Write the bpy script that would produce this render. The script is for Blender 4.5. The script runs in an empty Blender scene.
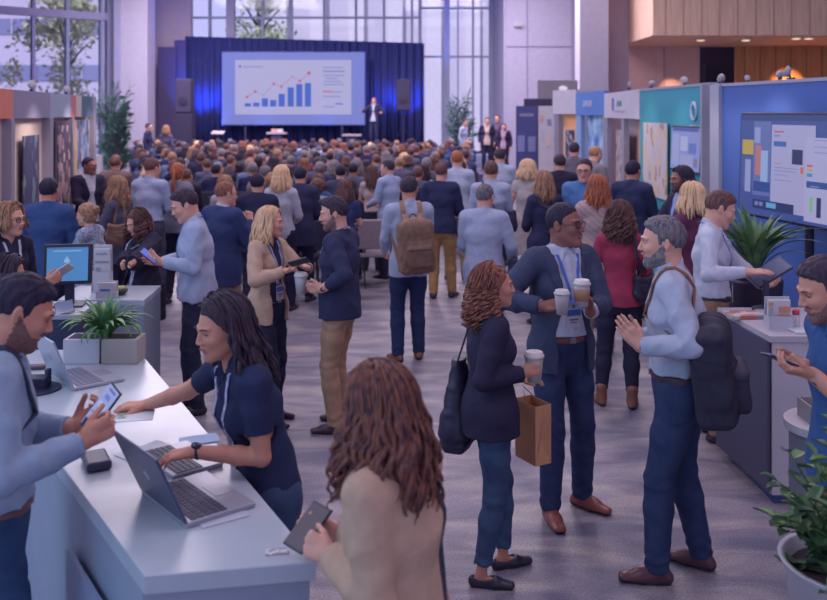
import bpy, math, random
import numpy as np
from math import sin, cos, pi, radians as R_
# ------------------------------------------------------------------ camera, world, lights, exposure
SC = bpy.context.scene
COL = SC.collection
FPX, HY, CX, CAMZ = 900.0, 112.0, 413.5, 2.32
cam = bpy.data.cameras.new('camera')
cam.sensor_width = 36.0
cam.lens = FPX*36.0/827.0
cam.shift_y = -(300-HY)/827.0
cam.clip_end = 300
cam.dof.use_dof = True
cam.dof.focus_distance = 4.9
cam.dof.aperture_fstop = 2.6
camo = bpy.data.objects.new('camera', cam)
camo.location = (0, 0, CAMZ)
camo.rotation_euler = (pi/2, 0, 0)
COL.objects.link(camo)
SC.camera = camo
SC.view_settings.view_transform = 'Standard'
SC.view_settings.look = 'None'
SC.view_settings.gamma = 1.0
SC.view_settings.use_curve_mapping = False
SC.view_settings.exposure = 0.0
world = bpy.data.worlds.new('world')
SC.world = world
world.use_nodes = True
wb = world.node_tree.nodes['Background']
wb.inputs[0].default_value = (0.62, 0.62, 0.92, 1)
wb.inputs[1].default_value = 1.22
def area(name, loc, rot, sx, sy, power, color):
    l = bpy.data.lights.new(name, 'AREA'); l.shape = 'RECTANGLE'; l.size = sx; l.size_y = sy
    l.energy = power; l.color = color
    o = bpy.data.objects.new(name, l); o.location = loc; o.rotation_euler = rot; COL.objects.link(o); return o
LC = (1.0, 0.86, 0.98)
for i, (x, y, e) in enumerate(((-5, 2, 190), (3.5, 2.5, 170), (-5, 10, 290), (3, 10, 240), (-5, 19, 420), (2.5, 19, 420), (-7.5, 29, 1300), (2, 28, 1100))):
    area('ceiling_lamp', (x, y, 7.9), (0, 0, 0), 5.0, 5.0, e, LC)
area('cool_left_fill', (-14.0, 15, 5.0), (0, R_(-90), 0), 5.0, 24.0, 900, (0.62, 0.74, 1.0))  # stands for daylight from the left glass side
area('cool_left_fill', (-8.5, -1.5, 5.0), (0, R_(-60), 0), 4.0, 7.0, 290, (0.22, 0.72, 1.0))  # teal lamp added behind and left of the camera for a teal cast
sun = bpy.data.lights.new('sun', 'SUN'); sun.energy = 2.8; sun.color = (1.0, .93, .98); sun.angle = .02
suno = bpy.data.objects.new('sun', sun); suno.rotation_euler = (R_(52), 0, R_(-20)); COL.objects.link(suno)
def spot(name, loc, target, power, color, size=60, blend=0.8):
    l = bpy.data.lights.new(name, 'SPOT'); l.energy = power; l.color = color; l.spot_size = R_(size); l.spot_blend = blend
    l.shadow_soft_size = 0.08
    o = bpy.data.objects.new(name, l); o.location = loc
    from mathutils import Vector
    d = Vector(target)-Vector(loc); o.rotation_euler = d.to_track_quat('-Z', 'Y').to_euler(); COL.objects.link(o); return o
for x, e in ((-8.6, 2600), (-7.8, 900), (-6, 250), (-3.5, 250), (-1.0, 700), (-0.3, 2200)):
    spot('stage_uplight', (x, 35.3, 1.2), (x, 36.3, 4.6), e, (0.06, 0.16, 1.0), 70)
spot('wall_spot', (12.0, 28.0, 4.3), (12.1, 29.1, 2.8), 520, (1.0, 0.55, 0.2), 55)
spot('wall_spot', (13.9, 28.0, 4.3), (14.0, 29.1, 2.8), 520, (1.0, 0.55, 0.2), 55)
for x, y in ((8.3, 26.0), (9.6, 26.0), (10.8, 25.4), (12.1, 26)): spot('downlight', (x, y, 4.34), (x, y+.2, 0), 90, (1.0, .72, .5), 120)
spot('wall_spot', (7.7, 28.0, 4.3), (8.6, 29.1, 2.4), 260, (1.0, 0.62, 0.35), 38, 0.3)

# ------------------------------------------------------------------ colours and materials
def lin(h):
    h = h.lstrip('#'); v = [int(h[i:i+2], 16)/255 for i in (0, 2, 4)]
    return [c/12.92 if c <= .04045 else ((c+.055)/1.055)**2.4 for c in v]
GAIN = (1.30, 1.28, 1.0)
def S(h):
    return tuple(min(0.85, c*g*.97+b) for c, g, b in zip(lin(h), GAIN, (.013, .010, .024)))  # the offset lifts dark tones, painting a purplish haze into the base colours
_M = {}
def mat(name, hexc, rough=0.75, metal=0.0, var=0.12, scale=30.0, bump=0.15, emit=None, es=0.0, spec=0.3, kind='cloth', hex2=None):
    key = (name, hexc, rough, hex2)
    if key in _M: return _M[key]
    m = bpy.data.materials.new(name); m.use_nodes = True; _M[key] = m
    nt = m.node_tree; b = nt.nodes['Principled BSDF']
    b.inputs['Roughness'].default_value = rough; b.inputs['Metallic'].default_value = metal
    b.inputs['Specular IOR Level'].default_value = spec
    c = S(hexc)
    c2 = S(hex2) if hex2 else tuple(v*(1-var*2.2) for v in c)
    tc = nt.nodes.new('ShaderNodeTexCoord'); mp = nt.nodes.new('ShaderNodeMapping'); nt.links.new(tc.outputs['Object'], mp.inputs[0])
    if kind == 'wood': mp.inputs['Scale'].default_value = (scale, scale, scale*.06)
    elif kind == 'hair': mp.inputs['Scale'].default_value = (1, 1, .35)
    n = nt.nodes.new('ShaderNodeTexNoise'); n.inputs['Scale'].default_value = scale if kind != 'wood' else 1.0
    n.inputs['Detail'].default_value = 4
    nt.links.new(mp.outputs[0], n.inputs['Vector'])
    r = nt.nodes.new('ShaderNodeValToRGB'); nt.links.new(n.outputs['Fac'], r.inputs[0])
    r.color_ramp.elements[0].position = .3; r.color_ramp.elements[1].position = .62
    r.color_ramp.elements[0].color = (*c2, 1); r.color_ramp.elements[1].color = (*c, 1)
    nt.links.new(r.outputs[0], b.inputs['Base Color'])
    if bump:
        bp = nt.nodes.new('ShaderNodeBump'); bp.inputs['Strength'].default_value = bump; bp.inputs['Distance'].default_value = .01
        nt.links.new(n.outputs['Fac'], bp.inputs['Height']); nt.links.new(bp.outputs[0], b.inputs['Normal'])
    if emit:
        b.inputs['Emission Color'].default_value = (*lin(emit), 1); b.inputs['Emission Strength'].default_value = es
    return m
def hard(name, hexc, rough=0.4, metal=0.0, spec=0.4): return mat(name, hexc, rough, metal, 0.03, 6.0, 0.0, spec=spec)
def glow(name, hexc, es=1.0):
    key = (name, hexc, 'g')
    if key in _M: return _M[key]
    m = bpy.data.materials.new(name); m.use_nodes = True; _M[key] = m
    b = m.node_tree.nodes['Principled BSDF']; b.inputs['Base Color'].default_value = (.02, .02, .03, 1); b.inputs['Roughness'].default_value = .3
    b.inputs['Specular IOR Level'].default_value = .2
    b.inputs['Emission Color'].default_value = (*lin(hexc), 1); b.inputs['Emission Strength'].default_value = es
    return m
def glass(name='clear_glass', tint=(.86, .86, .94), amt=.012):
    key = (name, 'glass')
    if key in _M: return _M[key]
    m = bpy.data.materials.new(name); m.use_nodes = True; _M[key] = m
    nt = m.node_tree; nt.nodes.clear()
    o = nt.nodes.new('ShaderNodeOutputMaterial'); t = nt.nodes.new('ShaderNodeBsdfTransparent'); g = nt.nodes.new('ShaderNodeBsdfGlossy'); mx = nt.nodes.new('ShaderNodeMixShader')
    t.inputs[0].default_value = (*tint, 1); g.inputs['Roughness'].default_value = .05; mx.inputs[0].default_value = amt
    nt.links.new(t.outputs[0], mx.inputs[1]); nt.links.new(g.outputs[0], mx.inputs[2]); nt.links.new(mx.outputs[0], o.inputs[0])
    return m

# ------------------------------------------------------------------ objects
def W(px, py, Y): return np.array(((px-CX)*Y/FPX, Y, CAMZ-(py-HY)*Y/FPX))
def link(o, parent=None):
    COL.objects.link(o)
    if parent is not None: o.parent = parent
    return o
def thing(name, label, cat, loc=(0, 0, 0), rotz=0, group=None, rot=None):
    o = bpy.data.objects.new(name, None); o.empty_display_size = .1
    o.location = tuple(float(v) for v in loc); o.rotation_euler = rot if rot is not None else (0, 0, rotz)
    tag(o, label, cat, group); return link(o)
def tag(o, label=None, cat=None, group=None, kind=None):
    if label: o['label'] = label
    if cat: o['category'] = cat
    if group: o['group'] = group
    if kind: o['kind'] = kind
    return o
def raw_mesh(name, V, F, mats, mi=None, smooth=True):
    me = bpy.data.meshes.new(name)
    V = np.asarray(V, dtype=np.float32)
    if isinstance(F, np.ndarray):
        nf = len(F); k = F.shape[1]
        me.vertices.add(len(V)); me.vertices.foreach_set('co', V.ravel())
        me.loops.add(nf*k); me.loops.foreach_set('vertex_index', F.astype(np.int32).ravel())
        me.polygons.add(nf); me.polygons.foreach_set('loop_start', np.arange(0, nf*k, k, dtype=np.int32)); me.polygons.foreach_set('loop_total', np.full(nf, k, dtype=np.int32))
        me.update(calc_edges=True)
    else:
        me.from_pydata(V.tolist(), [], F)
    for m in mats: me.materials.append(m)
    if mi is not None: me.polygons.foreach_set('material_index', np.asarray(mi, dtype=np.int32))
    me.polygons.foreach_set('use_smooth', np.full(len(me.polygons), smooth, dtype=bool))
    me.update()
    return me
def mkobj(name, me, parent=None, loc=None, rot=None, bevel=0):
    o = bpy.data.objects.new(name, me)
    if loc is not None: o.location = tuple(float(v) for v in loc)
    if rot is not None: o.rotation_euler = rot
    if bevel:
        b = o.modifiers.new('bevel', 'BEVEL'); b.width = bevel; b.segments = 2; b.limit_method = 'ANGLE'
    return link(o, parent)
def children(o): return [c for c in bpy.data.objects if c.parent == o]

class MB:
    def __init__(s): s.V = []; s.F = []; s.I = []; s.M = []
    def mi(s, m):
        if m not in s.M: s.M.append(m)
        return s.M.index(m)
    def add(s, V, F, m):
        o = len(s.V); s.V.extend([tuple(map(float, v)) for v in V]); k = s.mi(m)
        for f in F: s.F.append(tuple(int(a)+o for a in f)); s.I.append(k)
        return s
    def box(s, c, d, m, rz=0, R=None):
        x, y, z = d[0]/2, d[1]/2, d[2]/2
        P = np.array([(-x,-y,-z),(x,-y,-z),(x,y,-z),(-x,y,-z),(-x,-y,z),(x,-y,z),(x,y,z),(-x,y,z)])
        if R is not None: P = P@np.asarray(R).T
        elif rz: P = P@rotz(rz).T
        return s.add(P+np.array(c), [(0,3,2,1),(4,5,6,7),(0,1,5,4),(1,2,6,5),(2,3,7,6),(3,0,4,7)], m)
    def prism(s, poly, z0, z1, m):
        n = len(poly); V = [(x, y, z0) for x, y in poly]+[(x, y, z1) for x, y in poly]
        F = [tuple(range(n-1, -1, -1)), tuple(range(n, 2*n))]+[(i, (i+1) % n, n+(i+1) % n, n+i) for i in range(n)]
        return s.add(V, F, m)
    def quad(s, a, b, c, d, m): return s.add([a, b, c, d], [(0, 1, 2, 3)], m)
    def tube(s, P, r, m, n=8, flat=None, ax=None):
        P = [np.array(p, float) for p in P]; k = len(P)
        r = [r]*k if np.isscalar(r) else list(r)
        V = []; up = np.array((0, 0, 1.0)) if ax is None else np.array(ax, float); prev = None
        for i in range(k):
            t = P[min(i+1, k-1)]-P[max(i-1, 0)]; t /= (np.linalg.norm(t)+1e-9)
            if prev is None or ax is not None:
                a = np.cross(t, up)
                if np.linalg.norm(a) < .05: a = np.cross(t, (1.0, .1, 0))
            else: a = prev-np.dot(prev, t)*t
            a /= (np.linalg.norm(a)+1e-9); prev = a; b = np.cross(t, a)
            for j in range(n):
                th = 2*pi*j/n
                V.append(P[i]+r[i]*(cos(th)*a+sin(th)*b*(flat if flat else 1)))
        F = [(i*n+j, i*n+(j+1) % n, (i+1)*n+(j+1) % n, (i+1)*n+j) for i in range(k-1) for j in range(n)]
        F += [tuple(range(n-1, -1, -1)), tuple((k-1)*n+j for j in range(n))]
        return s.add(V, F, m)
    def ribbon(s, P, width, thick, side, m):
        # strap of rectangular section, side = list of width directions
        V = []; k = len(P)
        for i in range(k):
            p = np.array(P[i], float); t = np.array(P[min(i+1, k-1)])-np.array(P[max(i-1, 0)]); t = t/(np.linalg.norm(t)+1e-9)
            a = np.array(side[i] if isinstance(side, list) else side, float); a = a-np.dot(a, t)*t; a /= (np.linalg.norm(a)+1e-9); b = np.cross(t, a)
            for u, v in ((-1,-1),(1,-1),(1,1),(-1,1)): V.append(p+a*u*width/2+b*v*thick/2)
        F = [(i*4+j, i*4+(j+1) % 4, (i+1)*4+(j+1) % 4, (i+1)*4+j) for i in range(k-1) for j in range(4)]+[(3,2,1,0), tuple((k-1)*4+j for j in range(4))]
        return s.add(V, F, m)
    def lathe(s, prof, c, m, n=20, R=None):
        V = []
        for r, z in prof:
            for j in range(n): V.append((r*cos(2*pi*j/n), r*sin(2*pi*j/n), z))
        k = len(prof); V = np.array(V)
        if R is not None: V = V@np.asarray(R).T
        F = [(i*n+j, i*n+(j+1) % n, (i+1)*n+(j+1) % n, (i+1)*n+j) for i in range(k-1) for j in range(n)]+[tuple(range(n-1,-1,-1)), tuple((k-1)*n+j for j in range(n))]
        return s.add(V+np.array(c), F, m)
    def ball(s, c, r, m, n=10, R=None):
        r = np.array((r, r, r)) if np.isscalar(r) else np.array(r); V = []
        for i in range(n+1):
            th = pi*i/n
            for j in range(n*2): V.append((sin(th)*cos(pi*j/n)*r[0], sin(th)*sin(pi*j/n)*r[1], cos(th)*r[2]))
        q = n*2; V = np.array(V)
        if R is not None: V = V@np.asarray(R).T
        F = [(i*q+j, (i+1)*q+j, (i+1)*q+(j+1) % q, i*q+(j+1) % q) for i in range(n) for j in range(q)]
        return s.add(V+np.array(c), F, m)
    def obj(s, name, parent=None, smooth=False, bevel=0, loc=None, rot=None):
        me = raw_mesh(name, s.V, s.F, s.M, s.I, smooth)
        return mkobj(name, me, parent, loc, rot, bevel)
def rotz(a): return np.array([[cos(a), -sin(a), 0], [sin(a), cos(a), 0], [0, 0, 1]])
def rotx(a): return np.array([[1, 0, 0], [0, cos(a), -sin(a)], [0, sin(a), cos(a)]])
def roty(a): return np.array([[cos(a), 0, sin(a)], [0, 1, 0], [-sin(a), 0, cos(a)]])
def nrm(v): v = np.asarray(v, float); return v/(np.linalg.norm(v)+1e-9)

# ------------------------------------------------------------------ blended solid modelling on a grid
class Field:
    def __init__(s, lo, hi, h):
        s.lo = np.array(lo, np.float32); s.h = h
        s.n = np.maximum(4, np.ceil((np.array(hi)-np.array(lo))/h).astype(int)+1)
        s.ax = [(s.lo[i]+h*np.arange(s.n[i])).astype(np.float32) for i in range(3)]
        s.d = np.full(s.n, 0.3, np.float32)
    def sub(s, lo, hi, pad):
        a = np.clip(np.floor((np.array(lo)-pad-s.lo)/s.h).astype(int), 0, s.n); b = np.clip(np.ceil((np.array(hi)+pad-s.lo)/s.h).astype(int)+1, 0, s.n)
        if np.any(b <= a): return None
        sl = tuple(slice(a[i], b[i]) for i in range(3))
        return sl, s.ax[0][sl[0]][:, None, None], s.ax[1][sl[1]][None, :, None], s.ax[2][sl[2]][None, None, :]
    def add(s, prim, k=.02, op='u', off=0.0):
        f, lo, hi = prim
        r = s.sub(lo, hi, k+off+2*s.h+.004)
        if r is None: return
        sl, x, y, z = r; b = f(x, y, z)-off; a = s.d[sl]
        if op == 'u':
            h = np.clip(.5+.5*(a-b)/k, 0, 1); s.d[sl] = a*(1-h)+b*h-k*h*(1-h)
        else:
            b = -b; h = np.clip(.5-.5*(a-b)/k, 0, 1); s.d[sl] = a*(1-h)+b*h+k*h*(1-h)
    def cut(s, fn):           # keep where fn <= 0
        s.d = np.maximum(s.d, fn(s.ax[0][:, None, None], s.ax[1][None, :, None], s.ax[2][None, None, :]).astype(np.float32))
    def disp(s, fn):
        s.d += fn(s.ax[0][:, None, None], s.ax[1][None, :, None], s.ax[2][None, None, :]).astype(np.float32)
    def mesh(s):
        d = s.d
        for i in range(3):
            ix = [slice(None)]*3; ix[i] = 0; d[tuple(ix)] = np.maximum(d[tuple(ix)], 1e-3); ix[i] = -1; d[tuple(ix)] = np.maximum(d[tuple(ix)], 1e-3)
        ins = d < 0
        nx, ny, nz = d.shape
        c = ins[:-1,:-1,:-1].astype(np.uint8)
        tot = c.copy()
        for a, b, e in ((1,0,0),(0,1,0),(0,0,1),(1,1,0),(1,0,1),(0,1,1),(1,1,1)):
            tot += ins[a:nx-1+a, b:ny-1+b, e:nz-1+e]
        act = (tot > 0) & (tot < 8)
        I = np.argwhere(act)
        if len(I) == 0: return np.zeros((0, 3)), np.zeros((0, 4), int)
        idx = np.full(act.shape, -1, np.int64); idx[act] = np.arange(len(I))
        acc = np.zeros((len(I), 3)); cnt = np.zeros(len(I))
        corners = [(0,0,0),(1,0,0),(0,1,0),(1,1,0),(0,0,1),(1,0,1),(0,1,1),(1,1,1)]
        dv = [d[I[:,0]+a, I[:,1]+b, I[:,2]+e] for a, b, e in corners]
        for p, q in ((0,1),(2,3),(4,5),(6,7),(0,2),(1,3),(4,6),(5,7),(0,4),(1,5),(2,6),(3,7)):
            m = (dv[p] < 0) != (dv[q] < 0); t = dv[p]/(dv[p]-dv[q]+1e-12)
            pt = np.array(corners[p])[None]+(np.array(corners[q])-np.array(corners[p]))[None]*t[:, None]
            acc[m] += pt[m]; cnt[m] += 1
        V = s.lo[None]+(I+acc/cnt[:, None])*s.h
        Fs = []
        for axn in range(3):
            a = [slice(None)]*3; b = [slice(None)]*3; a[axn] = slice(0, -1); b[axn] = slice(1, None)
            A = ins[tuple(a)]; B = ins[tuple(b)]
            E = np.argwhere(A != B); u, v = (axn+1) % 3, (axn+2) % 3
            ok = (E[:, u] > 0) & (E[:, v] > 0) & (E[:, u] < d.shape[u]-1) & (E[:, v] < d.shape[v]-1); E = E[ok]
            if len(E) == 0: continue
            fl = A[E[:,0], E[:,1], E[:,2]]
            def g(du, dv_):
                Q = E.copy(); Q[:, u] += du; Q[:, v] += dv_; return idx[Q[:,0], Q[:,1], Q[:,2]]
            q = np.stack([g(-1,-1), g(0,-1), g(0,0), g(-1,0)], 1)
            q[~fl] = q[~fl][:, ::-1]; Fs.append(q)
        return V, np.concatenate(Fs)
def dot3(x, y, z, v): return x*float(v[0])+y*float(v[1])+z*float(v[2])
def capsule(a, b, ra, rb, flat=None, k=1.0):
    a = np.array(a, float); b = np.array(b, float); ab = b-a; L2 = float(ab@ab)+1e-9; rm = max(ra, rb)*max(1, k)
    def f(x, y, z):
        px, py, pz = x-float(a[0]), y-float(a[1]), z-float(a[2])
        t = np.clip((px*ab[0]+py*ab[1]+pz*ab[2])/L2, 0, 1)
        qx, qy, qz = px-t*ab[0], py-t*ab[1], pz-t*ab[2]
        q2 = qx*qx+qy*qy+qz*qz
        if flat is not None:
            w = dot3(qx, qy, qz, flat); q2 = q2+w*w*(1/k**2-1)
        return np.sqrt(np.maximum(q2, 0))-(ra+(rb-ra)*t)
    return f, np.minimum(a, b)-rm, np.maximum(a, b)+rm
def ellcap(a, b, r0, r1, lat):
    a = np.array(a, float); b = np.array(b, float); ab = b-a; L = np.linalg.norm(ab)+1e-6; u = ab/L; lat = nrm(np.array(lat)-np.dot(lat, u)*u); fr = np.cross(u, lat); rm = max(*r0, *r1)
    def f(x, y, z):
        px, py, pz = x-float(a[0]), y-float(a[1]), z-float(a[2])
        w = dot3(px, py, pz, u); t = np.clip(w/L, 0, 1); e = w-t*L
        s = dot3(px, py, pz, lat); g = dot3(px, py, pz, fr)
        rx = r0[0]+(r1[0]-r0[0])*t; ry = r0[1]+(r1[1]-r0[1])*t; mn = np.minimum(rx, ry)
        q = np.sqrt((s/rx)**2+(g/ry)**2+(e/mn)**2)+1e-6
        q2 = np.sqrt((s/rx**2)**2+(g/ry**2)**2+(e/mn**2)**2)+1e-6
        return q*(q-1)/q2
    return f, np.minimum(a, b)-rm, np.maximum(a, b)+rm
def ellipsoid(c, r, Rm=None):
    c = np.array(c, float); r = np.array(r, float); rm = r.max(); Rm = np.eye(3) if Rm is None else Rm
    def f(x, y, z):
        px, py, pz = x-float(c[0]), y-float(c[1]), z-float(c[2])
        s = [dot3(px, py, pz, Rm[:, i]) for i in range(3)]
        q = np.sqrt((s[0]/r[0])**2+(s[1]/r[1])**2+(s[2]/r[2])**2)+1e-6
        q2 = np.sqrt((s[0]/r[0]**2)**2+(s[1]/r[1]**2)**2+(s[2]/r[2]**2)**2)+1e-6
        return q*(q-1)/q2
    return f, c-rm, c+rm
def rbox(c, hd, r, Rm=None):
    c = np.array(c, float); hd = np.array(hd, float); rm = np.linalg.norm(hd); Rm = np.eye(3) if Rm is None else Rm
    def f(x, y, z):
        px, py, pz = x-float(c[0]), y-float(c[1]), z-float(c[2])
        s = [np.abs(dot3(px, py, pz, Rm[:, i]))-(hd[i]-r) for i in range(3)]
        o = np.sqrt(np.maximum(s[0], 0)**2+np.maximum(s[1], 0)**2+np.maximum(s[2], 0)**2)
        return o+np.minimum(np.maximum(np.maximum(s[0], s[1]), s[2]), 0)-r
    return f, c-rm, c+rm
def field_of(prims, h, pad=.03):
    lo = np.min([p[1] for p in prims], 0)-pad; hi = np.max([p[2] for p in prims], 0)+pad
    return Field(lo, hi, h)
# ------------------------------------------------------------------ people
def ik(Sx, T, l1, l2, pole):
    d = T-Sx; L = min(max(np.linalg.norm(d), abs(l1-l2)+.02), (l1+l2)*.995); u = nrm(d); T = Sx+u*L
    c = (l1*l1-l2*l2+L*L)/(2*L); h = math.sqrt(max(l1*l1-c*c, 0)); p = np.array(pole, float); p = nrm(p-np.dot(p, u)*u)
    return Sx+u*c+p*h, T
SKIN = {'fair': '#c08d8a', 'tan': '#b17b72', 'olive': '#a87368', 'brown': '#7d4f4c', 'dark': '#6a423f'}
HAIR = {'dark': ('#3a2e3a', '#231d2e'), 'black': ('#241f30', '#151224'), 'brown': ('#64443f', '#3c2a34'), 'chestnut': ('#70473a', '#2e202b'), 'auburn': ('#885645', '#472b33'), 'blonde': ('#cfae98', '#b08c80'),
        'dirty': ('#9a755f', '#62484c'), 'grey': ('#7d7684', '#4f4a5e'), 'white': ('#b9b2c0', '#8d879c'), 'ginger': ('#a3603f', '#69393a'), 'salt': ('#6c6474', '#3d384c')}
def skin_mat(k): return mat('skin_'+k, SKIN[k], 0.55, var=.04, scale=18, bump=.03, spec=.35)
def hair_mat(k): return mat('hair_'+k, HAIR[k][0], 0.6, var=.3, scale=70, bump=.35, spec=.14, kind='hair', hex2=HAIR[k][1])
def beard_mat(k, sk):
    mixc = ['%02x' % int(int(HAIR[k][0][i:i+2], 16)*.55+int(SKIN[sk][i:i+2], 16)*.45) for i in (1, 3, 5)]
    return mat('stubble', '#'+''.join(mixc), .7, var=.12, scale=90, bump=.2)
def cloth(hexc, rough=.85, var=.07, scale=26, bump=.2, hex2=None): return mat('cloth', hexc, rough, var=var, scale=scale, bump=bump, spec=.12, hex2=hex2)

class Pose: pass
def skeleton(sp):
    s = sp['h']/1.8; J = Pose(); J.s = s; J.f = sp['sex'] == 'f'; J.sp = sp; J.F = []
    seated = sp.get('seated'); th = R_(sp.get('heading', 0)); J.th = th
    J.loc = np.array((sp['x'], sp['y'], sp.get('z', 0.0)))
    J.Rw = rotz(th)
    J.l2w = lambda p: J.Rw@np.asarray(p, float)+J.loc
    J.w2l = lambda p: J.Rw.T@(np.asarray(p, float)-J.loc)
    J.dl = lambda v: J.Rw.T@np.asarray(v, float)
    lean = R_(sp.get('lean', 0)); tw = R_(sp.get('twist', 0)); side = R_(sp.get('side', 0))
    J.Rp = rotz(tw*.2)@rotx(-lean*.3)@roty(side*.3)
    R2 = rotz(tw*.6)@rotx(-lean*.8)@roty(side*.7); J.Rc = rotz(tw)@rotx(-lean)@roty(side)
    J.P = np.array((sp.get('hipx', 0), -.06*sin(lean), .55*1 if seated else .945))*s
    if seated: J.P[2] = .54
    up = np.array((0, 0, 1.0))
    J.Wt = J.P+J.Rp@up*.13*s; J.C = J.Wt+R2@up*.22*s; J.N = J.C+J.Rc@up*.21*s
    sw = (.145 if J.f else .174)*s*sp.get('wide', 1)
    J.S = [J.C+J.Rc@np.array((sg*sw, -.005*s, (.142 if J.f else .150)*s)) for sg in (-1, 1)]
    hy, hp, hr = sp.get('head', (0, 0, 0)); J.Rh = rotz(R_(hy))@rotx(-R_(hp))@roty(R_(hr))
    hs = s*sp.get('hs', 1.0)*(1.03 if J.f else 1.05); J.hs = hs
    nd = nrm(J.Rc@up*.7+np.array((0, 0, .6))); J.H = J.N+nd*.052*s+J.Rc[:, 1]*.012*s+J.Rh@np.array((0, .022, .08))*hs
    hipw = .092*s; J.hip = [J.P+J.Rp@np.array((sg*hipw, 0, -.02*s)) for sg in (-1, 1)]
    ft = sp.get('feet', ((-.12, .42), (.12, .42)) if seated else ((-.11, 0), (.11, .04))); J.fy = sp.get('footyaw', (14, -14))
    J.knee = []; J.ank = []
    lk = sp.get('kneepole', ((0, 1, .25), (0, 1, .25)))
    for i in (0, 1):
        A = np.array((ft[i][0], ft[i][1], .085))*s; A[2] = .085*s
        K, A = ik(J.hip[i], A, .428*s, .418*s, lk[i]); J.knee.append(K); J.ank.append(A)
    J.elb = []; J.wr = []; J.hd = []; J.hn = []; J.hp = []
    for i, key in enumerate(('L', 'R')):
        a = sp.get(key) or {}; sg = (-1, 1)[i]
        if 'p' in a: T = J.w2l(W(*a['p']))
        elif 'loc' in a: T = np.array(a['loc'])*s
        else: T = J.S[i]+np.array((sg*.07, .05, -.515))*s
        pole = a.get('pole', (sg*.5, -.8, -.6)); pole = np.array(pole, float)
        E, T = ik(J.S[i], T, .285*s, .255*s, pole)
        fd = nrm(T-E)
        d = nrm(J.dl(a['dir'])) if 'dir' in a else (nrm(a['ldir']) if 'ldir' in a else fd)
        n = J.dl(a['pn']) if 'pn' in a else (np.array(a['lpn'], float) if 'lpn' in a else np.array((-sg, .0, 0)))
        n = n-np.dot(n, d)*d
        if np.linalg.norm(n) < .1: n = np.cross(d, (1, 0, 0))
        J.elb.append(E); J.wr.append(T); J.hd.append(d); J.hn.append(nrm(n)); J.hp.append(a.get('pose', 'relaxed'))
    return J
CURL = {'relaxed': (18, 26, 18), 'grip': (38, 42, 34), 'fist': (70, 80, 50), 'phone': (30, 38, 30), 'flat': (6, 8, 6), 'type': (18, 26, 14), 'point': (60, 70, 40)}
def hand_prims(J, i, sc=1.0):
    s = J.s*sc*(.88 if J.f else .95); w = J.wr[i]; d = J.hd[i]; n = J.hn[i]; l = np.cross(d, n) if i == 1 else np.cross(n, d)
    c = CURL[J.hp[i]]; pr = []
    pr.append((capsule(w-d*.01*s, w+d*.03*s, .025*s, .028*s, n, .72), .015))
    pr.append((capsule(w+d*.035*s+l*.018*s, w+d*.085*s+l*.024*s, .022*s, .021*s, n, .62), .012))
    pr.append((capsule(w+d*.035*s-l*.012*s, w+d*.078*s-l*.02*s, .024*s, .02*s, n, .58), .012))
    for q, (off, L, r, b) in enumerate(((.031, .074, .0088, .093), (.0105, .082, .0092, .097), (-.0105, .077, .0088, .093), (-.029, .060, .0076, .084))):
        p = w+d*b*s+l*off*s; ang = 0; cc = list(c)
        if J.hp[i] == 'point' and q == 0: cc = (8, 10, 6)
        dd = nrm(d+l*off*.9)
        pr.append((capsule(w+d*.05*s+l*off*.8*s, p, .012*s, (r+.001)*s, n, .85), .008))
        for ln, cu in zip((.45, .30, .25), cc):
            ang += R_(cu*(1+.06*q)); v = dd*cos(ang)+n*sin(ang); e = p+v*L*ln*s
            pr.append((capsule(p, e, r*s, (r-.0008)*s), .004)); p = e; r -= .0008
    tb = w+d*.028*s+l*.026*s; op = .55 if J.hp[i] in ('grip', 'phone', 'fist') else .25
    v1 = nrm(d*.72+l*.62+n*op); e1 = tb+v1*.042*s; v2 = nrm(d*.85+l*.15+n*op*1.0); e2 = e1+v2*.05*s
    pr.append((capsule(tb-d*.01*s, e1, .016*s, .0115*s), .012)); pr.append((capsule(e1, e2, .011*s, .009*s), .005))
    return pr
def palm(J, i, out=.03, along=.075): # point just in front of the palm, local coordinates
    return J.wr[i]+J.hd[i]*along*J.s+J.hn[i]*out*J.s
def torso_prims(J):
    s = J.s; f = J.f; lat = J.Rc[:, 0]; latp = J.Rp[:, 0]; up = J.Rc[:, 2]; fw = J.Rc[:, 1]; g = J.sp.get('girth', 1.0); P = []
    pw = (.160, .108) if f else (.154, .108); ww = (.114, .086) if f else (.138, .100); cw = (.126, .096) if f else (.158, .110)
    m = lambda t, k=1.0: (t[0]*s*g*k, t[1]*s*g*k)
    P.append((ellcap(J.P-J.Rp[:, 2]*.05*s, J.P+J.Rp[:, 2]*.03*s, m(pw, .97), m(pw, .95), latp), .04))
    P.append((ellcap(J.P+J.Rp[:, 2]*.03*s, J.Wt, m(pw, .95), m(ww), latp), .05))
    P.append((ellcap(J.Wt, J.C, m(ww), m(cw), lat), .06))
    P.append((ellcap(J.C, J.C+up*.09*s, m(cw), m((cw[0]*.9, cw[1]*.8)), lat), .05))
    r = (.042 if f else .050)*s
    P.append((capsule(J.S[0]+lat*.03*s-up*.0, J.S[1]-lat*.03*s, r*1.1, r*1.1, fw, 1.12), .05))
    for i in (0, 1): P.append((capsule(J.N-up*.012*s-fw*.01*s, J.S[i]+up*.004*s-lat*(-1,1)[i]*.02*s, .046*s, .040*s), .025))
    if f:
        for sg in (-1, 1): P.append((ellipsoid(J.C+lat*sg*.058*s+fw*.066*s-up*.0*s, (.050*s, .046*s, .055*s), J.Rc), .035))
    if J.sp.get('belly'): P.append((ellipsoid(J.Wt+J.Rp[:, 1]*.05*s, (.13*s, (.07+.06*J.sp['belly'])*s, .12*s), J.Rp), .05))
    return P
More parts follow.
